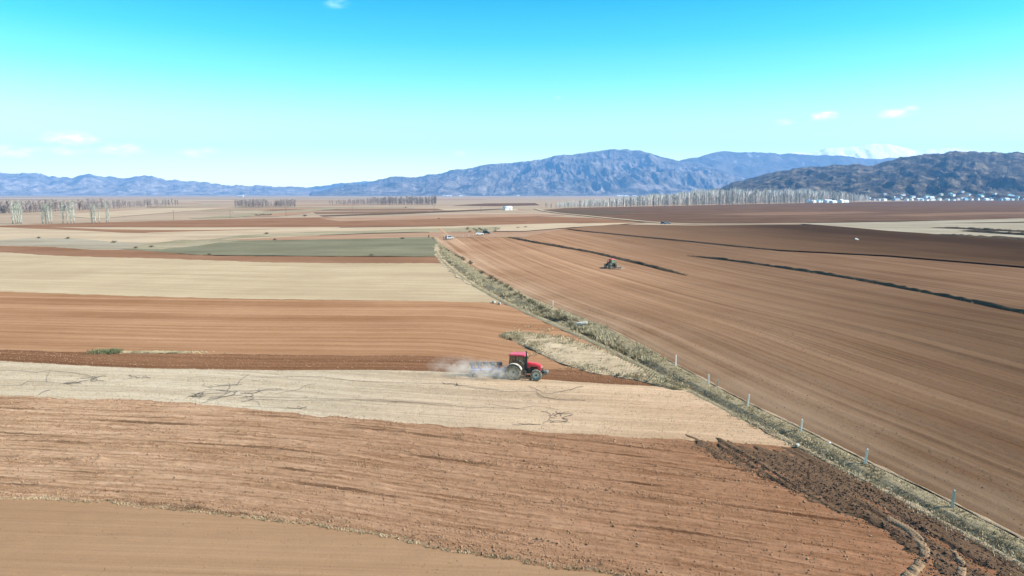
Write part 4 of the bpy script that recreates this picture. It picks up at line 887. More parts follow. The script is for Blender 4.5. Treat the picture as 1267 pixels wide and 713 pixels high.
# the second tractor, far off, driving away along the rows with a harrow
tr2 = copy_tree(tr1); x2, y2 = G(757.5, 332.6); h2 = R(112); tr2.location = (x2, y2, .12); tr2.rotation_euler = (0, 0, h2); tr2.scale = (.92, .92, .92)
for ch in tr2.children:                              # the old tractor has dark, bare mudguards
    if ch.name.startswith('fender'): ch.material_slots[0].link = 'OBJECT'; ch.material_slots[0].material = M['chassis_dark']
tag(tr2, 'small distant red tractor driving away beside the dark earth bank', 'tractor', 'tractors')
def make_harrow(name):
    T = empty(name)
    MB().box((0, 0, .75), (.12, 1.0, .12)).tube([(0, 0, .8), (-1.0, 0, .6)], .06, 6).build('hitch', M['chassis_dark'], T)
    for k in range(3):
        xx = -.7 - .55 * k; MB().box((xx, 0, .55), (.09, 3.2, .09)).build('bar', M['chassis_dark'], T)
        for j in range(9): 
            yq = -1.5 + j * .375 + .06 * k; MB().tube([(xx, yq, .55), (xx - .22, yq, .4), (xx - .2, yq, .2), (xx - .05, yq, -.05)], .025, 5).build('tine', M['plough_steel'], T)
    for s in (-1, 1): MB().lathe([(.08, -.09), (.32, -.09), (.33, .09), (.08, .09)], 16).build('gauge_wheel', M['tyre_dusty'], T, True, loc=(-.5, s * 1.75, .33))
    return T
hr = make_harrow('harrow'); hr.location = (x2 - math.cos(h2) * 1.35, y2 - math.sin(h2) * 1.35, .12); hr.rotation_euler = (0, 0, h2)
tag(hr, 'dark tined harrow trailing the small distant tractor', 'harrow')

# dust
def dust(name, label, c, size, rz, dens, scale, seed):
    bm = bmesh.new(); bmesh.ops.create_icosphere(bm, subdivisions=3, radius=1.0)
    for v in bm.verts: v.co *= 1 + .22 * (mnoise.noise(v.co * 1.7 + Vector((seed, 0, 0))))
    me = bpy.data.meshes.new(name); bm.to_mesh(me); bm.free(); o = obj(name, me); o.location = c; o.scale = size; o.rotation_euler = (0, 0, rz)
    m = bpy.data.materials.new(name); m.use_nodes = True; t = NT(m.node_tree)
    pv = t.n('ShaderNodeVolumePrincipled'); out = t.n('ShaderNodeOutputMaterial'); t.link(pv.outputs[0], out.inputs['Volume'])
    ob = t.n('ShaderNodeTexCoord').outputs['Object']
    ln = t.n('ShaderNodeVectorMath', operation='LENGTH'); t.link(ob, ln.inputs[0])
    fall = t.mapr(ln.outputs['Value'], 1.0, .25); nz = t.noise(t.scalev(ob, (1.6, 1.0, .8)), scale, 4, .65, .8)
    d = t.math('MULTIPLY', t.math('MULTIPLY', t.mapr(nz, .43, .66), fall), dens)
    t.link(d, pv.inputs['Density']); pv.inputs['Color'].default_value = (1.0, .92, .82, 1); pv.inputs['Anisotropy'].default_value = .0
    me.materials.append(m); tag(o, label, None, kind='stuff'); return o
dust('dust_cloud', 'pale dust drifting around the plough behind the red tractor', on_tr(-3.6, -.9, .55), (5.4, 2.3, 1.8), hdg, 1.0, 2.3, 1)
dust('dust_cloud', 'thin dust hanging over the furrow left of the plough', on_tr(-6.6, -.6, .7), (5.2, 2.1, 2.1), hdg, .38, 2.3, 4)
dust('dust_cloud', 'faint dust beside the small distant tractor', (x2 + 2.2, y2 - 2.0, .5), (2.6, 1.6, .8), h2, .25, 2.0, 9)

# ------------------------------------------------------------------ fence posts along the right side of the ditch
def post(name, label, u, v, h, w_, mat, tilt=(0, 0), group='fence posts along the ditch'):
    x, y = G(u, v, .15); T = empty(name, (x, y, .12), random.uniform(-.3, .3)); T.rotation_euler = (R(tilt[0]), R(tilt[1]), random.uniform(-.3, .3))
    MB().box((0, 0, h / 2 - .1), (w_, w_ * .9, h + .2), None, (.82, .82)).build('shaft', M[mat], T, bevel=.012)
    MB().box((0, 0, h + .02), (w_ * .8, w_ * .72, .05), None, (.5, .5)).build('cap', M[mat], T)
    for k in range(3): MB().box((w_ * .46, 0, h * (.35 + .25 * k)), (.03, .02, .03)).build('wire_loop', M['weight_grey'], T)
    return tag(T, label, 'fence post', group)
post('fence_post', 'stout grey concrete fence post nearest the bottom right corner', 1178, 628, 1.30, .19, 'concrete', (1, 2))
post('fence_post', 'pale grey fence post, second from the bottom right', 1070, 574, 1.28, .17, 'concrete_white', (-1, 6))
post('fence_post', 'pale fence post, third from the bottom right', 991, 534, 1.18, .16, 'concrete_white', (1, 2))
post('fence_post', 'leaning pale fence post, fourth from the bottom right', 925, 502, 1.22, .15, 'concrete_white', (2, 5))
post('fence_post', 'pale fence post, fifth from the bottom right', 877, 475, 1.12, .15, 'concrete_white', (0, -2))
post('fence_post', 'short stub of a fence post right of the fifth post', 888, 477, .7, .14, 'concrete', (0, 3))
post('fence_post', 'tall white fence post where the verge narrows, sixth from the bottom right', 836, 453, 1.45, .16, 'concrete_white', (0, 0))
post('fence_post', 'thin pale fence post among the dry grass, seventh along the ditch', 745, 410, 1.2, .14, 'concrete', (0, -3))
post('fence_post', 'pale fence post beside the pale reeds, eighth along the ditch', 684, 381, 1.4, .14, 'concrete_white', (0, 2))
for i, u in enumerate((562, 567, 573, 580, 586)):
    post('fence_post', 'small thin post in the far row beside the parked cars', u, 295.5 - i * .9, 1.5, .14, 'tree_brown' if i < 2 else 'concrete_white', group='small posts near the parked cars')

# rubble along the verge
def slab(name, label, u, v, size, mat, seed, z=.25, cat='slab'):
    r_ = random.Random(seed); x, y = G(u, v, .2); m = MB(); sx, sy, sz = size; n = 7; top = []; bot = []
    for k in range(n):
        a = 2 * math.pi * k / n; q = r_.uniform(.75, 1.15); top.append((math.cos(a) * sx / 2 * q * .9, math.sin(a) * sy / 2 * q * .9, sz)); bot.append((math.cos(a) * sx / 2 * q, math.sin(a) * sy / 2 * q, 0))
    m.add(top + bot, [tuple(range(n)), tuple(range(n, 2 * n))[::-1]] + [(k, k + n, (k + 1) % n + n, (k + 1) % n) for k in range(n)])
    o = m.build(name, M[mat], None, bevel=.03); o.location = (x, y, z - .1); o.rotation_euler = (R(r_.uniform(-8, 8)), R(r_.uniform(-8, 8)), r_.uniform(0, 3))
    return tag(o, label, cat)
slab('concrete_slab', 'flat pale slab lying in the verge among bushes', 720, 402, (2.6, .9, .3), 'concrete', 1, .45)
slab('concrete_slab', 'curved white slab at the edge of the right field', 745, 414, (1.8, .5, .25), 'concrete', 2, .3)
slab('boulder', 'white stone on the ditch bank above the rutted headland', 987, 552, (.5, .35, .2), 'concrete', 3, .3, 'stone')
slab('boulder', 'small white scrap in the grass left of a fence post', 1026, 550, (.3, .25, .12), 'concrete_white', 4, .4, 'stone')
slab('rubble_heap', 'pale rubble heap at the corner of the stubble strip', 611, 374, (1.1, .7, .4), 'concrete', 5, .15, 'rubble')
slab('rubble_heap', 'small grey rubble beside the pale heap', 618, 376, (.9, .6, .45), 'concrete', 6, .15, 'rubble')
slab('pipe_heap', 'pale heap lying alone on the dark chocolate field', 1060, 297.6, (6.6, 1.8, .5), 'concrete', 7, .55, 'heap')

# ------------------------------------------------------------------ black irrigation hose left on the stubble
def hose(label, px, r_=.028, wob=.25, group='black hoses on the stubble', seed=1, name='irrigation_hose'):
    r_ *= .56; rq = random.Random(seed); pts = [Vector((*G(*p, .1), 0)) for p in px]; out = []
    for i in range(len(pts) - 1):
        L = (pts[i + 1] - pts[i]).length; n_ = max(2, int(L / .9))
        for k in range(n_):
            p = pts[i].lerp(pts[i + 1], k / n_); out.append((p.x + (rq.uniform(-wob, wob) * .4 if k else 0), p.y + (rq.uniform(-wob, wob) * .55 if k else 0), .10 + r_ + rq.uniform(0, .06)))
    out.append((pts[-1].x, pts[-1].y, .1 + r_))
    o = MB().tube(out, r_, 5).build(name, M['hose_black'], None, True); return tag(o, label, 'hose', group)
hose('long thin black hose along the left end of the stubble', [(-40, 458), (20, 459), (45, 461), (62, 459), (95, 462), (112, 466), (120, 468)], .03, .2, seed=1)
hose('black hose bending down at the far left of the stubble', [(-30, 477), (25, 477.5), (34, 472.5), (60, 473), (78, 475), (90, 477)], .03, .2, seed=2)
hose('short black hose above the left field corner', [(48, 489), (52, 486), (62, 483)], .04, .15, seed=3)
hose('short black hose rising from the left tangle', [(58, 473), (59, 465), (62, 459)], .025, .2, seed=4)
hose('long straight black hose through the middle of the stubble', [(300, 491.5), (340, 492), (400, 493.5), (470, 495.5), (540, 500), (580, 504), (650, 507)], .028, .12, seed=5)
hose('lower long black hose left of the tractor', [(305, 494.5), (360, 496), (430, 495.5), (500, 498), (560, 503)], .024, .12, seed=6)
hose('upper long black hose below the furrow', [(310, 467), (360, 466.5), (400, 466.5), (440, 472), (500, 474), (560, 476), (620, 483)], .026, .15, seed=7)
hose('wavy black hose under the plough dust', [(560, 476), (590, 481), (630, 485), (665, 485)], .03, .3, seed=8)
hose('black hose winding right of the tractor front wheel', [(655, 478), (664, 482), (672, 487), (690, 486), (708, 482), (722, 478)], .035, .4, seed=9)
hose('black hose curling below the tractor nose', [(664, 486), (672, 492), (690, 495), (710, 496), (724, 496)], .045, .3, seed=10)
hose('thin black hose crossing the stubble below the tractor', [(600, 500), (640, 506), (660, 503), (690, 507)], .02, .3, seed=11)
hose('black hose rising to the right above the big tangle', [(292, 477), (300, 469), (308, 463)], .03, .25, seed=12)
hose('thin slanting black hose right of the big tangle', [(340, 488), (370, 482), (378, 477), (392, 475)], .024, .3, seed=13)
hose('short black hose at the lower edge of the stubble', [(300, 503), (340, 505), (372, 506), (380, 505)], .024, .2, seed=14)
hose('black hose running down left of the big tangle', [(248, 500), (262, 496), (285, 490), (300, 489)], .032, .25, seed=15)
hose('black hose curling between the big tangle and the field edge', [(308, 494), (320, 498), (322, 503)], .024, .3, seed=16)
def tangle(label, u, v, w_, d_, n_, seed, r_=.035):
    r_ *= .54; w_ *= .8; d_ *= .7; n_ = max(3, int(n_ * .8))
    rq = random.Random(seed); x0, y0 = G(u, v, .1); T = empty('hose_tangle', (x0, y0, .08))
    for k in range(n_):
        a = rq.uniform(0, 6.28); p = Vector((rq.uniform(-w_, w_) * .35, rq.uniform(-d_, d_) * .35, .03)); pts = []
        for j in range(7):
            pts.append((p.x, p.y, max(.03, p.z))); a += rq.uniform(-.9, .9); p = p + Vector((math.cos(a) * w_ * .16, math.sin(a) * d_ * .16, rq.uniform(-.03, .05)))
        MB().tube(pts, r_, 5).build('strand', M['hose_black'], T, True)
    return tag(T, label, 'hose tangle', 'tangled heaps of hose on the stubble')
tangle('big black tangle of hose in the middle of the stubble', 295, 486, 5.5, 4.5, 16, 1)
tangle('loose black tangle left of the biggest tangle', 266, 479, 4.0, 4.0, 7, 2, .03)
tangle('small dark hose heap alone near the lower stubble edge', 233, 491, 2.6, 2.0, 7, 3, .05)
tangle('black hose heap near the left end of the stubble', 119, 468, 2.4, 2.6, 7, 4, .05)
tangle('scattered black hose scraps right of the left heap', 164, 467, 2.4, 1.6, 6, 5, .03)
tangle('tiny black hose scrap beside the scattered scraps', 181, 467, 1.2, .8, 3, 6, .04)
tangle('dark hose knot at the left bend', 82, 475, 2.4, 1.6, 6, 7, .04)
tangle('dark hose tangle at the lower edge below the tractor nose', 688, 517, 3.0, 2.6, 9, 8, .04)
tangle('flat hose tangle left of the lower edge tangle', 672, 524, 3.0, 1.4, 7, 9, .035)
tangle('small hose scrap at the lower stubble edge', 371, 506, 1.8, 1.2, 4, 10, .035)
tangle('grey hose bundle under the plough dust', 562, 476, 1.8, 1.2, 6, 11, .04)

# a patch of weeds and pale straw left unploughed
def patch(name, label, u, v, w_, d_, n_, h, mat, seed, blades=7):
    r = np.random.default_rng(seed); x0, y0 = G(u, v); P = np.stack([x0 + r.normal(0, w_ / 3, n_), y0 + r.normal(0, d_ / 3, n_), np.full(n_, .12)], 1)
    return stuff(name, tuft_mesh(name, P, r.uniform(.5, 1.2, n_) * h, .5, blades, mat, .05, seed), label)
patch('weed_patch', 'grey green weed patch on the edge of the dark furrows', 132, 437, 3.0, 1.6, 420, .38, 'green_weeds', 21)
patch('straw_patch', 'pale straw streak right of the weed patch', 190, 437, 9.0, .9, 700, .14, 'straw', 22)

# tyre tracks curving over the headland
def track(label, px, w_, seed):
    P = np.array([G(*p) for p in px]); k = np.arange(len(P)); s = np.linspace(0, len(P) - 1, 220)
    f1 = smooth_curve(list(zip(k, P[:, 0]))); f2 = smooth_curve(list(zip(k, P[:, 1]))); cx, cy = f1(s), f2(s)
    L = np.r_[0, np.cumsum(np.hypot(np.diff(cx), np.diff(cy)))]; n_ = int(L[-1] / .055); l = np.linspace(0, L[-1], n_)
    cx = np.interp(l, L, cx); cy = np.interp(l, L, cy); tx_, ty_ = np.gradient(cx), np.gradient(cy); q = np.hypot(tx_, ty_); nx, ny = -ty_ / q, tx_ / q
    tt = np.linspace(-1, 1, 13); T, S = np.meshgrid(tt, l); X = cx[:, None] + nx[:, None] * T * w_ / 2; Y = cy[:, None] + ny[:, None] * T * w_ / 2
    lug = (((S + np.abs(T) * .22 + (T > 0) * .11) / .22) % 1 < .5) * .05
    Z = head_z(X, Y) + (.08 + lug) * (1 - T**4) - .03
    o = obj('tyre_track', grid_mesh('tyre_track', X, Y, Z, S, T, M['track_soil'], False)); return tag(o, label, None, kind='structure')
soil('track_soil', (0.2, 0.13, 0.078), (0.33, 0.23, 0.14), dark=(0.1, 0.06, 0.038), light=(0.42, 0.31, 0.2), grain=4, dark_amt=.5, bump=.6)
track('pale curved tyre track on the dark headland', [(1098, 645), (1120, 656), (1138, 672), (1144, 688), (1134, 704), (1115, 725)], .62, 1)
track('second tyre track at the bottom of the headland', [(1178, 680), (1186, 692), (1190, 706), (1186, 724)], .5, 2)

# ------------------------------------------------------------------ trees
def tree_meshes(h, spread, limbs, twigs, tw, seed, up=.9, base=.12):
    """bare tree: tapered trunk; crown of rising limbs and thin twigs"""
    r = random.Random(seed); tr_ = MB(); pts = []; x = y = 0
    for k in range(6):
        pts.append((x, y, h * k / 5 * .92 - (.3 if k == 0 else 0))); x += r.uniform(-.02, .02) * h * .5; y += r.uniform(-.02, .02) * h * .5
    rs = [h * .018 * (1 - .16 * k) + .03 for k in range(6)]; tr_.tube(pts, rs, 6)
    cr = MB(); tips = []
    def pt(f):
        i = min(4, int(f * 5)); a = f * 5 - i; return Vector(pts[i]).lerp(Vector(pts[i + 1]), a)
    for k in range(limbs):
        f = base + (1 - base) * (k + r.random()) / limbs; p = pt(min(f, .99)); a = r.uniform(0, 6.28)
        L = h * spread * (1.0 - .65 * abs(f - .45) / .55) * r.uniform(.7, 1.2) / max(.25, math.sqrt(1 - up * up) + .12)
        d = Vector((math.cos(a) * math.sqrt(1 - up * up), math.sin(a) * math.sqrt(1 - up * up), up)); mid = p + d * L * .5 + Vector((math.cos(a), math.sin(a), 0)) * L * .06; end = p + d * L + Vector((0, 0, L * .08))
        if end.z > h * 1.06: end.z = h * r.uniform(.95, 1.06); mid.z = min(mid.z, end.z - .2)
        cr.tube([p, mid, end], [tw * .9, tw * .6, tw * .25], 3, False)
        for j in range(twigs):
            t_ = r.uniform(.15, 1); q = p.lerp(mid, t_ * 2) if t_ < .5 else mid.lerp(end, t_ * 2 - 1); b = r.uniform(0, 6.28)
            v_ = Vector((math.cos(b), math.sin(b), r.uniform(.5, 2.2) * up)).normalized() * h * r.uniform(.04, .11); s_ = v_.cross(Vector((r.uniform(-1, 1), r.uniform(-1, 1), .1))).normalized() * tw * .75
            cr.add([q - s_, q + s_, q + v_], [(0, 1, 2)])
    return tr_, cr
def tree_proto(name, h, spread, limbs, twigs, tw, seed, up, bark, twm):
    a, b = tree_meshes(h, spread, limbs, twigs, tw, seed, up); return (a.mesh('trunk', M[bark], True), b.mesh('crown', M[twm]))
def tree(name, proto, loc, rz, s, label, group, cat='tree'):
    T = empty(name, loc, rz); T.scale = (s[0], s[0], s[1]); obj('trunk', proto[0], T); obj('crown', proto[1], T); return tag(T, label, cat, group)
pop = [tree_proto('poplar', 17, .07, 30, 12, .065, 300 + k, .96, 'bark_pale', 'poplar_pale') for k in range(4)]
popg = [tree_proto('poplar', 20, .13, 36, 20, .2, 320 + k, .95, 'bark', 'poplar_grey') for k in range(5)]
bare = [tree_proto('bare_tree', 14, .24, 34, 18, .15, 340 + k, .86, 'bark', 'tree_brown') for k in range(5)]
tg = random.Random(11)
def loc_at(u, v, z=0): x, y = G(u, v, z); return (x, y, z)
# the pale poplars at far left: five clumps
clumps = [(20, 277, [(-4, 0), (0, .4), (2, -.2), (5, .2), (7, .4)], 'in the leftmost pale clump'), (58, 276.6, [(-5, 0), (-1, .2), (3, 0), (6, .3)], 'in the second pale clump from the left'),
          (84, 276.4, [(-6, .1), (0, 0), (4, -.1), (8, .2)], 'in the middle pale clump'), (117, 275.8, [(-3, 0), (1, .1), (6, -.1)], 'in the fourth pale clump from the left'), (133, 275.4, [(-1, 0), (2, .1)], 'in the rightmost pale pair')]
for u, v, offs, lab in clumps:
    for k, (du, dv) in enumerate(offs):
        nth = ['first', 'second', 'third', 'fourth', 'fifth'][k]
        tree('poplar_tree', pop[tg.randrange(4)], loc_at(u + du, v + dv), tg.uniform(0, 6.28), (tg.uniform(1.0, 1.45), tg.uniform(.85, 1.1)), 'pale bare poplar, ' + nth + ' from the left ' + lab, 'pale poplars ' + lab)
# brownish tree row behind them
for k in range(64):
    u = -30 + 250 * k / 63 + tg.uniform(-2, 2); v = 264 - 9.0 * max(0, (u - 10)) / 210 + tg.uniform(-.7, .5)
    tree('bare_tree', bare[tg.randrange(5)], loc_at(u, v), tg.uniform(0, 6.28), (tg.uniform(.9, 1.3) * (1.1 if u < 130 else .8),) * 1 + (tg.uniform(.75, 1.0) * (1.1 if u < 130 else .95),), 'bare brown tree in the row behind the pale poplars', 'tree row at far left')
for k in range(34):
    u = 292 + 74 * k / 33; u += tg.uniform(-1, 1)
    if 333 < u < 340: continue
    tree('bare_tree', bare[tg.randrange(5)], loc_at(u, 256.6 + tg.uniform(-.5, .5)), tg.uniform(0, 6.28), (tg.uniform(.8, 1.1), tg.uniform(.72, .95)), 'bare tree in the small grove left of centre on the far plain', 'small grove left of centre')
for k in range(56):
    u = 408 + 132 * (k / 55)**.85 + tg.uniform(-1.5, 1.5); big = .55 + .45 * min(1, max(0, (u - 420) / 60))
    tree('bare_tree', bare[tg.randrange(5)], loc_at(u, 253.6 + tg.uniform(-.5, .4)), tg.uniform(0, 6.28), (tg.uniform(.8, 1.2) * big * 1.2, tg.uniform(.8, 1.1) * big * 1.15), 'bare tree in the long far grove at centre', 'long grove at centre')
# the grey poplar wood on the right: its front rows tree by tree, the mass behind as one
for k in range(150):
    f = k / 149; u = 672 + 398 * f + tg.uniform(-6, 6); vb = float(np.interp(u, [670, 760, 860, 960, 1070], [258.2, 256.8, 254.6, 252.6, 250.2])) + tg.uniform(-.8, .3)
    ht = float(np.interp(u, [670, 700, 760, 820, 880, 960, 1030, 1070], [6, 8, 12, 15, 19, 18, 15, 10])) * tg.uniform(.5, 1.02); D = G(u, vb)[1]; hm = ht / F * D / 20
    tree('poplar_tree', popg[tg.randrange(5)], loc_at(u, vb), tg.uniform(0, 6.28), (hm * tg.uniform(.9, 1.3), hm), 'grey bare poplar in the long wood before the dark hill', 'poplar wood at right')
def wood_mass(label, n_, u0, u1, base, tall, mat, seed, depth=1.0):
    r = random.Random(seed); vs = []; fs = []
    for k in range(n_):
        u = r.uniform(u0, u1); vb = float(np.interp(u, *base)) - abs(r.gauss(0, depth)); x, y = G(u, max(vb, 246)); ht = float(np.interp(u, *tall)) / F * y * r.uniform(.5, 1.05) * (.8 + .4 * float(vn(np.array(u * .12), np.array(.5), seed)))
        wq = ht * r.uniform(.012, .035); a = r.uniform(0, 3.14); o_ = len(vs); dx, dy = math.cos(a) * wq, math.sin(a) * wq; lx, ly = r.uniform(-.08, .08) * ht, r.uniform(-.08, .08) * ht; z0 = r.choice((0, 0, ht * .25, ht * .45))
        vs += [(x - dx * .3, y - dy * .3, z0), (x + dx * .3, y + dy * .3, z0), (x + lx * .6 + dx, y + ly * .6 + dy, z0 + (ht - z0) * .55), (x + lx, y + ly, ht), (x + lx * .6 - dx, y + ly * .6 - dy, z0 + (ht - z0) * .5)]
        fs.append((o_, o_ + 1, o_ + 2, o_ + 3, o_ + 4))
    me = bpy.data.meshes.new('distant_wood'); me.from_pydata(vs, [], fs); me.materials.append(M[mat]); return stuff('distant_wood', me, label)
wood_mass('mass of bare grey poplars behind the front rows of the wood', 13000, 690, 1075, ([690, 760, 860, 960, 1075], [257.2, 255.8, 253.4, 251.4, 249.4]), ([690, 760, 820, 880, 960, 1030, 1075], [6, 10, 14, 18, 17, 13, 7]), 'poplar_grey', 5)
wood_mass('brownish belt of bare trees behind the pale poplars', 6000, -120, 215, ([-120, 10, 130, 215], [264.5, 264, 258.5, 254.5]), ([-120, 10, 135, 160, 215], [14, 13, 10, 7, 4]), 'tree_brown', 6, .6)
wood_mass('haze of twigs between the trees of the centre grove', 2200, 412, 540, ([412, 540], [253.6, 253.4]), ([412, 440, 470, 540], [3, 5, 8, 10]), 'tree_brown', 7, .5)
wood_mass('haze of twigs between the trees of the small grove', 1200, 291, 366, ([291, 366], [256.6, 256]), ([291, 366], [9, 9]), 'tree_brown', 8, .4)
# shrubs
def shrub_proto(h, seed, mat, n_=46):
    r = random.Random(seed); tk = MB(); cr = MB()
    for k in range(n_):
        a = r.uniform(0, 6.28); s_ = r.random()**.6; e = Vector((math.cos(a) * s_ * h * .7, math.sin(a) * s_ * h * .7, h * r.uniform(.12, 1) * math.sqrt(max(.05, 1.05 - s_ * s_)))); mid = e * .5 + Vector((r.uniform(-.1, .1), r.uniform(-.1, .1), h * .12))
        (tk if k < 9 else cr).tube([(0, 0, -.05), mid, e], [h * .018, h * .012, h * .004], 3, False)
        for j in range(9):
            q = mid.lerp(e, r.random()); b = r.uniform(0, 6.28); v_ = Vector((math.cos(b), math.sin(b), r.uniform(-.2, 1.2))).normalized() * h * r.uniform(.08, .2); s2 = v_.cross(Vector((r.uniform(-1, 1), 1, r.uniform(-1, 1)))).normalized() * h * .022
            cr.add([q - s2, q + s2, q + v_], [(0, 1, 2)])
    return tk.mesh('stem', M['bark']), cr.mesh('crown', M[mat])
shr = [shrub_proto(1.6, 400 + k, 'shrub_twigs') for k in range(3)]; shg = [shrub_proto(1.8, 420 + k, 'green_weeds') for k in range(2)]
def shrub(proto, u, v, s, label, group=None, z=.1):
    T = empty('shrub', loc_at(u, v, z), tg.uniform(0, 6.28)); T.scale = (s * 1.1, s * 1.1, s * (.75 if v > 320 else .5)); T.scale *= (1 if v > 320 else .8); obj('stem', proto[0], T); obj('crown', proto[1], T); return tag(T, label, 'shrub', group)
ORD = 'nearest second third fourth fifth sixth seventh eighth ninth tenth eleventh twelfth thirteenth fourteenth fifteenth sixteenth seventeenth eighteenth nineteenth'.split()
for k, (u, v) in enumerate(sorted(((596, 339), (607, 346), (620, 353), (632, 361), (640, 366), (648, 371), (655, 375), (662, 380), (669, 384), (677, 388), (690, 393), (699, 398), (706, 405), (713, 409), (582, 327), (613, 350), (627, 357), (645, 369), (659, 378)), key=lambda q: -q[1])):
    shrub(shr[tg.randrange(3)], u, v, tg.uniform(.75, 1.15), 'dark leafless shrub inside the far ditch, ' + ORD[k] + (' of the row' if k == 0 else ' from the near end of the row'), 'shrubs in the ditch')
for k in range(9):
    shrub(shr[k % 3], 549 + k * 3.1, 307.5 + k * 1.85, tg.uniform(.8, 1.2), 'dark low shrub at the far ditch end, ' + (ORD[k] if k else 'first') + ' from the left', 'shrubs at the far ditch end')
for u, v, s, lab in ((704, 440, .35, 'small dry shrub at the left of the dry grass wedge'), (745, 459, .5, 'grey dry shrub in the middle of the dry grass wedge'), (765, 466, .42, 'grey dry shrub low on the dry grass wedge'), (48, 295, 1.5, 'dark shrub on the wavy line at far left'), (84, 295.5, 1.7, 'dark shrub on the wavy line below the poplars'), (141, 300.3, 1.8, 'dark shrub at the right end of the wavy line'),
                     (168, 307.4, 1.4, 'low dark shrub at the left corner of the green field'), (187, 306, 1.5, 'dark shrub just right of the green field corner'), (330, 289.6, 1.8, 'dark flat shrub on the weedy strip'), (340, 297.2, 1.4, 'brown shrub on the upper edge of the green field'), (377, 267.6, 3.2, 'round dark shrub beside the long brown band'), (498, 295.8, 1.7, 'dark shrub at the top edge of the green field'),
                     (259, 315.6, 1.2, 'small shrub at the lower left of the green field'), (460, 316.4, 1.2, 'small shrub on the lower edge of the green field'), (502, 257.2, 3.0, 'dark shrub alone on the plain below the centre grove'), (543, 271, 1.6, 'small dark shrub on the pink strip'), (650, 282, 2.0, 'shrub on the cream apron left'), (641, 282.6, 1.8, 'low shrub on the cream apron')):
    shrub(shr[tg.randrange(3)] if 'green' not in lab[:8] else shg[0], u, v, s, lab)
for k in range(16):
    shrub(shg[k % 2] if k % 3 else shr[k % 3], 578 + tg.uniform(0, 36), 288.5 - tg.uniform(0, 6), tg.uniform(1.0, 1.8), 'grey green shrub in the thicket behind the parked cars', 'thicket behind the parked cars', .45)
for k in range(7): shrub(shr[k % 3], 317 + k * 3, 267 - k * .15 + tg.uniform(-.3, .3), 2.4, 'reddish brown shrub in the short far row', 'short shrub row on the plain')
for k in range(6): shrub(shg[k % 2], 632 + k * 3.5, 294.2 + k * .5, .8, 'low weed shrub at the head of the earth bank', 'weeds at the bank head')

# ------------------------------------------------------------------ village
for nm, c_ in (('wall_white', (.78, .78, .76)), ('wall_cream', (.62, .55, .44)), ('wall_grey', (.42, .42, .43)), ('wall_blue', (.45, .6, .72)), ('roof_blue', (.10, .28, .55)), ('roof_turquoise', (.12, .47, .55)), ('roof_grey', (.24, .26, .3)), ('roof_white', (.72, .75, .78)), ('roof_brown', (.18, .09, .06)), ('roof_slate', (.075, .085, .11))):
    pbr(nm, c_, .7 if 'wall' in nm else .45, 0, .3, dscale=.5, dirt_amt=.35)
pbr('window_dark', (.03, .04, .055), .15, 0, .6); pbr('door_brown', (.14, .07, .04), .6)
def house(name, label, loc, rz, L, W, h, rh, wall, roof, group, cat='house'):
    T = empty(name, loc, rz)
    MB().box((0, 0, h / 2 - .5), (L, W, h + 1)).build('wall', M[wall], T)
    MB().prism([(-W / 2 + .02, h), (W / 2 - .02, h), (0, h + rh)], -L / 2 + .02, L / 2 - .02).build('gable', M[wall], T).rotation_euler = (0, 0, R(90))
    ov = .4; rf = MB(); sl = rh / (W / 2)
    for s in (-1, 1):
        e = W / 2 + ov; rf.add([(-L / 2 - ov, s * e, h - ov * sl + .12), (L / 2 + ov, s * e, h - ov * sl + .12), (L / 2 + ov, 0, h + rh + .12), (-L / 2 - ov, 0, h + rh + .12), (-L / 2 - ov, s * e, h - ov * sl), (L / 2 + ov, s * e, h - ov * sl), (L / 2 + ov, 0, h + rh), (-L / 2 - ov, 0, h + rh)],
                               [(0, 1, 2, 3), (4, 5, 6, 7), (0, 1, 5, 4), (1, 2, 6, 5), (2, 3, 7, 6), (3, 0, 4, 7)])
    r_ = rf.build('roof', M[roof], T)
    MB().box((L * .22, W * .12, h + rh * .85), (.6, .6, 1.4)).build('chimney', M['wall_grey'], r_)
    nw = max(2, int(L / 3.2))
    for k in range(nw):
        x_ = -L / 2 + (k + .5) * L / nw
        for s in ((-1,) if k else (-1, 1)):
            if k == nw // 2 and s < 0: MB().box((x_, s * (W / 2 + .02), 1.05), (1.0, .06, 2.1)).build('door', M['door_brown'], T)
            else: MB().box((x_, s * (W / 2 + .02), 1.75), (1.2, .06, 1.3)).build('window', M['window_dark'], T)
    return tag(T, label, cat, group)
vr = random.Random(21)
walls = ['wall_white', 'wall_white', 'wall_white', 'wall_cream', 'wall_grey', 'wall_blue']; roofs = ['roof_blue', 'roof_turquoise', 'roof_grey', 'roof_white', 'roof_white', 'roof_brown', 'roof_slate', 'roof_grey', 'roof_slate', 'roof_brown']
size_w = lambda L: 'long' if L > 20 else ('short' if L < 14 else 'mid-sized')
count = {}
def vill(u, D, where, grp, L=None, wl=None, rf=None):
    L = L or vr.uniform(11, 24); W = vr.uniform(8, 11); x = tan_az(u) * D; y = D; z = hill_z(x, y); wl = wl or vr.choice(walls); rf = rf or vr.choice(roofs)
    lab = f"{size_w(L)} {wl.split('_')[1]} house with {rf.split('_')[1]} roof {where}"
    house('village_house', lab, (x, y, z - .1), R(vr.uniform(18, 48)), L, W, vr.uniform(4.0, 7.0), vr.uniform(1.8, 3.0), wl, rf, grp)
for u in (1002, 1007, 1013, 1025, 1031, 1040, 1046): vill(u + vr.uniform(-1, 1), vr.uniform(1640, 1720), 'standing apart at the left end of the village', 'village houses at the left end', rf=vr.choice(('roof_white', 'roof_turquoise', 'roof_blue')), wl='wall_white')
for k in range(26): vill(1072 + k * 8.2 + vr.uniform(-3, 3), vr.uniform(2180, 2300), 'in the front row of the village' + (' at left' if k < 9 else ' at centre' if k < 17 else ' at right'), 'front row of the village')
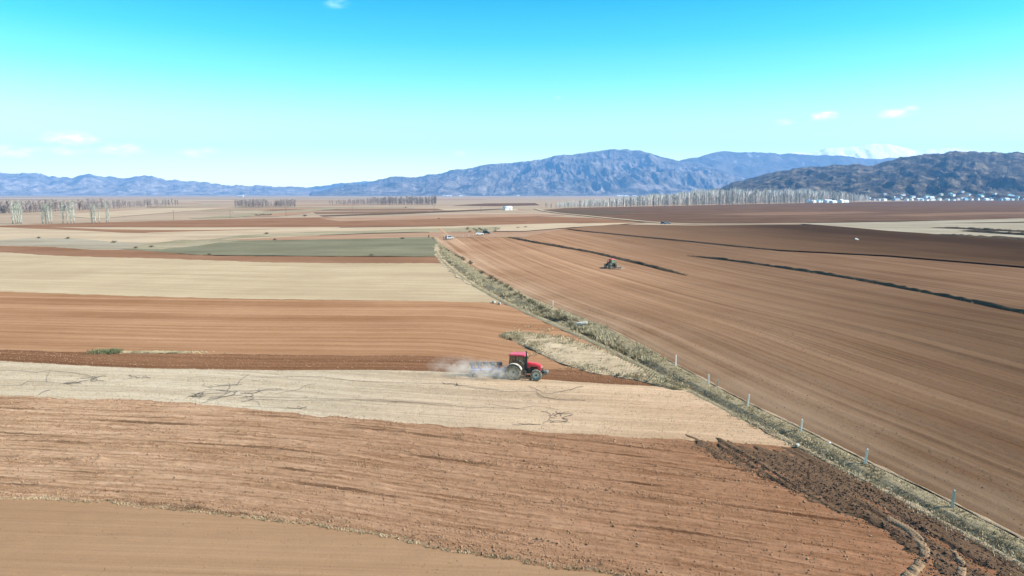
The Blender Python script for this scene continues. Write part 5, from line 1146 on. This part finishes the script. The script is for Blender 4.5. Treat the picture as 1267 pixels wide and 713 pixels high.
for k in range(24): vill(1076 + k * 8.8 + vr.uniform(-4, 4), vr.uniform(2380, 2600), 'in the middle row of the village' + (' at left' if k < 8 else ' at centre' if k < 16 else ' at right'), 'middle row of the village')
for k in range(10): vill(1160 + k * 13 + vr.uniform(-4, 4), vr.uniform(2560, 2720), 'high on the slope above the village' + (' centre' if k < 5 else ' right end'), 'houses on the slope')
vill(1142, 2260, 'in the front row, biggest of the village', 'front row of the village', 26, 'wall_white', 'roof_blue')
for k in range(60):
    u = 1060 + 235 * vr.random(); D = vr.uniform(2150, 2800); x = tan_az(u) * D; hs = vr.uniform(.5, .95)
    tree('bare_tree', bare[vr.randrange(5)], (x, D, hill_z(x, D) - .1), vr.uniform(0, 6.28), (hs, hs), 'bare tree standing among the village houses', 'village trees')
for k in range(9):                                   # specks of a far village at the mountain foot
    u = vr.choice((300, 380, 560, 585, 590, 640, 777, 782, 700)) + vr.uniform(-12, 12); D = vr.uniform(5200, 6800)
    house('far_building', 'white speck of a building at the foot of the mountains', (tan_az(u) * D, D, 0), vr.uniform(-.3, .3), vr.uniform(25, 60), 18, 6, 3, 'wall_white', 'roof_white', 'far buildings at the mountain foot', 'building')

# white shed with a rounded roof on the far plain
xs, ysd = G(628, 260.2); T = empty('shed', (xs, ysd, 0), R(30))
MB().box((0, 0, 1.5), (10.5, 7.5, 3.2)).build('wall', M['wall_white'], T)
ar = MB(); ar.prism([(4.0 * math.cos(math.pi * k / 10), 3.1 + 2.4 * math.sin(math.pi * k / 10)) for k in range(11)], -5.4, 5.4); ro = ar.build('roof', M['roof_white'], T, True); ro.rotation_euler = (0, 0, R(90))
MB().box((1.5, -3.77, 1.4), (3.0, .08, 2.7)).build('door', M['wall_grey'], T); MB().box((-3.2, -3.77, 1.8), (1.3, .08, 1.0)).build('window', M['window_dark'], T)
tag(T, 'small white round-roofed shed alone on the far plain', 'shed')
# utility poles across the plain
pbr('pole_wood', (.13, .11, .095), .9)
for k, (u, v, hh_, lab) in enumerate(((537, 263.5, 9, 'wooden utility pole above the long grove at centre'), (595, 262.5, 9, 'wooden utility pole left of the white shed'), (354, 268, 9, 'wooden utility pole left of the round shrub'), (285, 270.5, 8, 'wooden utility pole above the long brown band'), (215, 272, 8, 'wooden utility pole right of the poplars'), (436, 262, 8, 'wooden utility pole below the centre grove'))):
    x, y = G(u, v); T = empty('utility_pole', (x, y, 0), .1 * k); MB().tube([(0, 0, -.5), (0, 0, hh_)], [.17, .11], 8).build('shaft', M['pole_wood'], T)
    MB().box((0, 0, hh_ - .5), (1.8, .12, .14)).build('crossarm', M['pole_wood'], T)
    for s in (-.75, 0, .75): MB().tube([(s, 0, hh_ - .42), (s, 0, hh_ - .2)], .05, 6).build('insulator', M['concrete_white'], T)
    tag(T, lab, 'utility pole', 'utility poles on the plain')

# ------------------------------------------------------------------ cars
for nm, c_ in (('car_white', (.75, .75, .75)), ('car_black', (.02, .022, .025)), ('car_grey', (.33, .36, .4)), ('car_navy', (.05, .08, .16))): pbr(nm, c_, .3, 0, .5, dirt=tuple(k * .7 + .1 for k in c_), dirt_amt=.3, dscale=1)
def car(name, label, loc, rz, paint, van=False):
    T = empty(name, loc, rz); top = 1.85 if van else 1.5; Wd = .86
    side = [(-2.1, .35), (2.1, .35), (2.15, .75), (1.95, .92), (1.0, 1.0), (-1.95, 1.02), (-2.12, .8)]
    MB().prism(side, -Wd, Wd).build('body', M[paint], T, bevel=.06)
    gh = [(1.0, 1.0), (.35, top - .05), (.1, top), (-1.3 if not van else -1.75, top), (-1.75 if not van else -1.95, 1.02)]
    cb = MB().prism(gh, -Wd * .9, Wd * .9).build('roof', M[paint], T, bevel=.05)
    for s in (-1, 1):
        MB().prism([(.78, 1.05), (.3, top - .12), (-.35, top - .1), (-.35, 1.05)], s * Wd * .905, s * Wd * .92).build('window', M['window_dark'], cb)
        MB().prism([(-.45, 1.05), (-.45, top - .1), (-1.25, top - .12), (-1.5, 1.05)], s * Wd * .905, s * Wd * .92).build('window', M['window_dark'], cb)
        MB().box((2.12, s * .6, .72), (.08, .3, .16)).build('headlight', M['lamp_white'], T); MB().box((-2.1, s * .65, .8), (.06, .2, .2)).build('tail_light', M['tractor_red'], T)
        for x_ in (-1.3, 1.3):
            wq = MB().lathe([(0, -.02), (.2, -.02), (.2, .02), (0, .02)], 12).build('wheel', M['rim_pale'], T, loc=(x_, s * Wd * .97, .33)); MB().lathe([(.2, -.1), (.31, -.1), (.33, 0), (.31, .1), (.2, .1)], 18).build('tyre', M['hub_dark'], wq, True)
    MB().add([(1.0, -.72, 1.04), (1.0, .72, 1.04), (.38, .68, top - .08), (.38, -.68, top - .08)], [(0, 1, 2, 3)]).build('windscreen', M['window_dark'], cb)
    return tag(T, label, 'car', 'cars in the fields')
zc = zlay[0]
car('parked_car', 'white car parked by the thicket', loc_at(593.5, 291, zc), R(10), 'car_white')
car('parked_car', 'black van parked right of the white car', loc_at(602, 289.6, zc), R(-20), 'car_black', True)
car('parked_car', 'grey car parked at the top of the ditch', loc_at(556, 296.2, .25), R(40), 'car_grey', True)
car('parked_car', 'dark blue van on the pale far road', loc_at(821, 277.6, zr), R(-25), 'car_navy', True)
car('parked_car', 'pale grey car just behind the dark blue van', loc_at(826.5, 277.3, zr), R(-15), 'car_grey')
person('person', 'person in dark clothes standing left of the grey car', 'stand', loc_at(549.2, 296.8, .25), R(30), (.03, .035, .05), (.025, .025, .03))
person('person', 'person in a dark red jacket walking beside the grey car', 'walk', loc_at(552, 296.6, .25), R(-60), (.16, .04, .035), (.03, .03, .04))
person('person', 'lone person in black standing on the green field edge', 'stand', loc_at(530.5, 295.2, .35), R(-90), (.02, .02, .022), (.03, .03, .035))
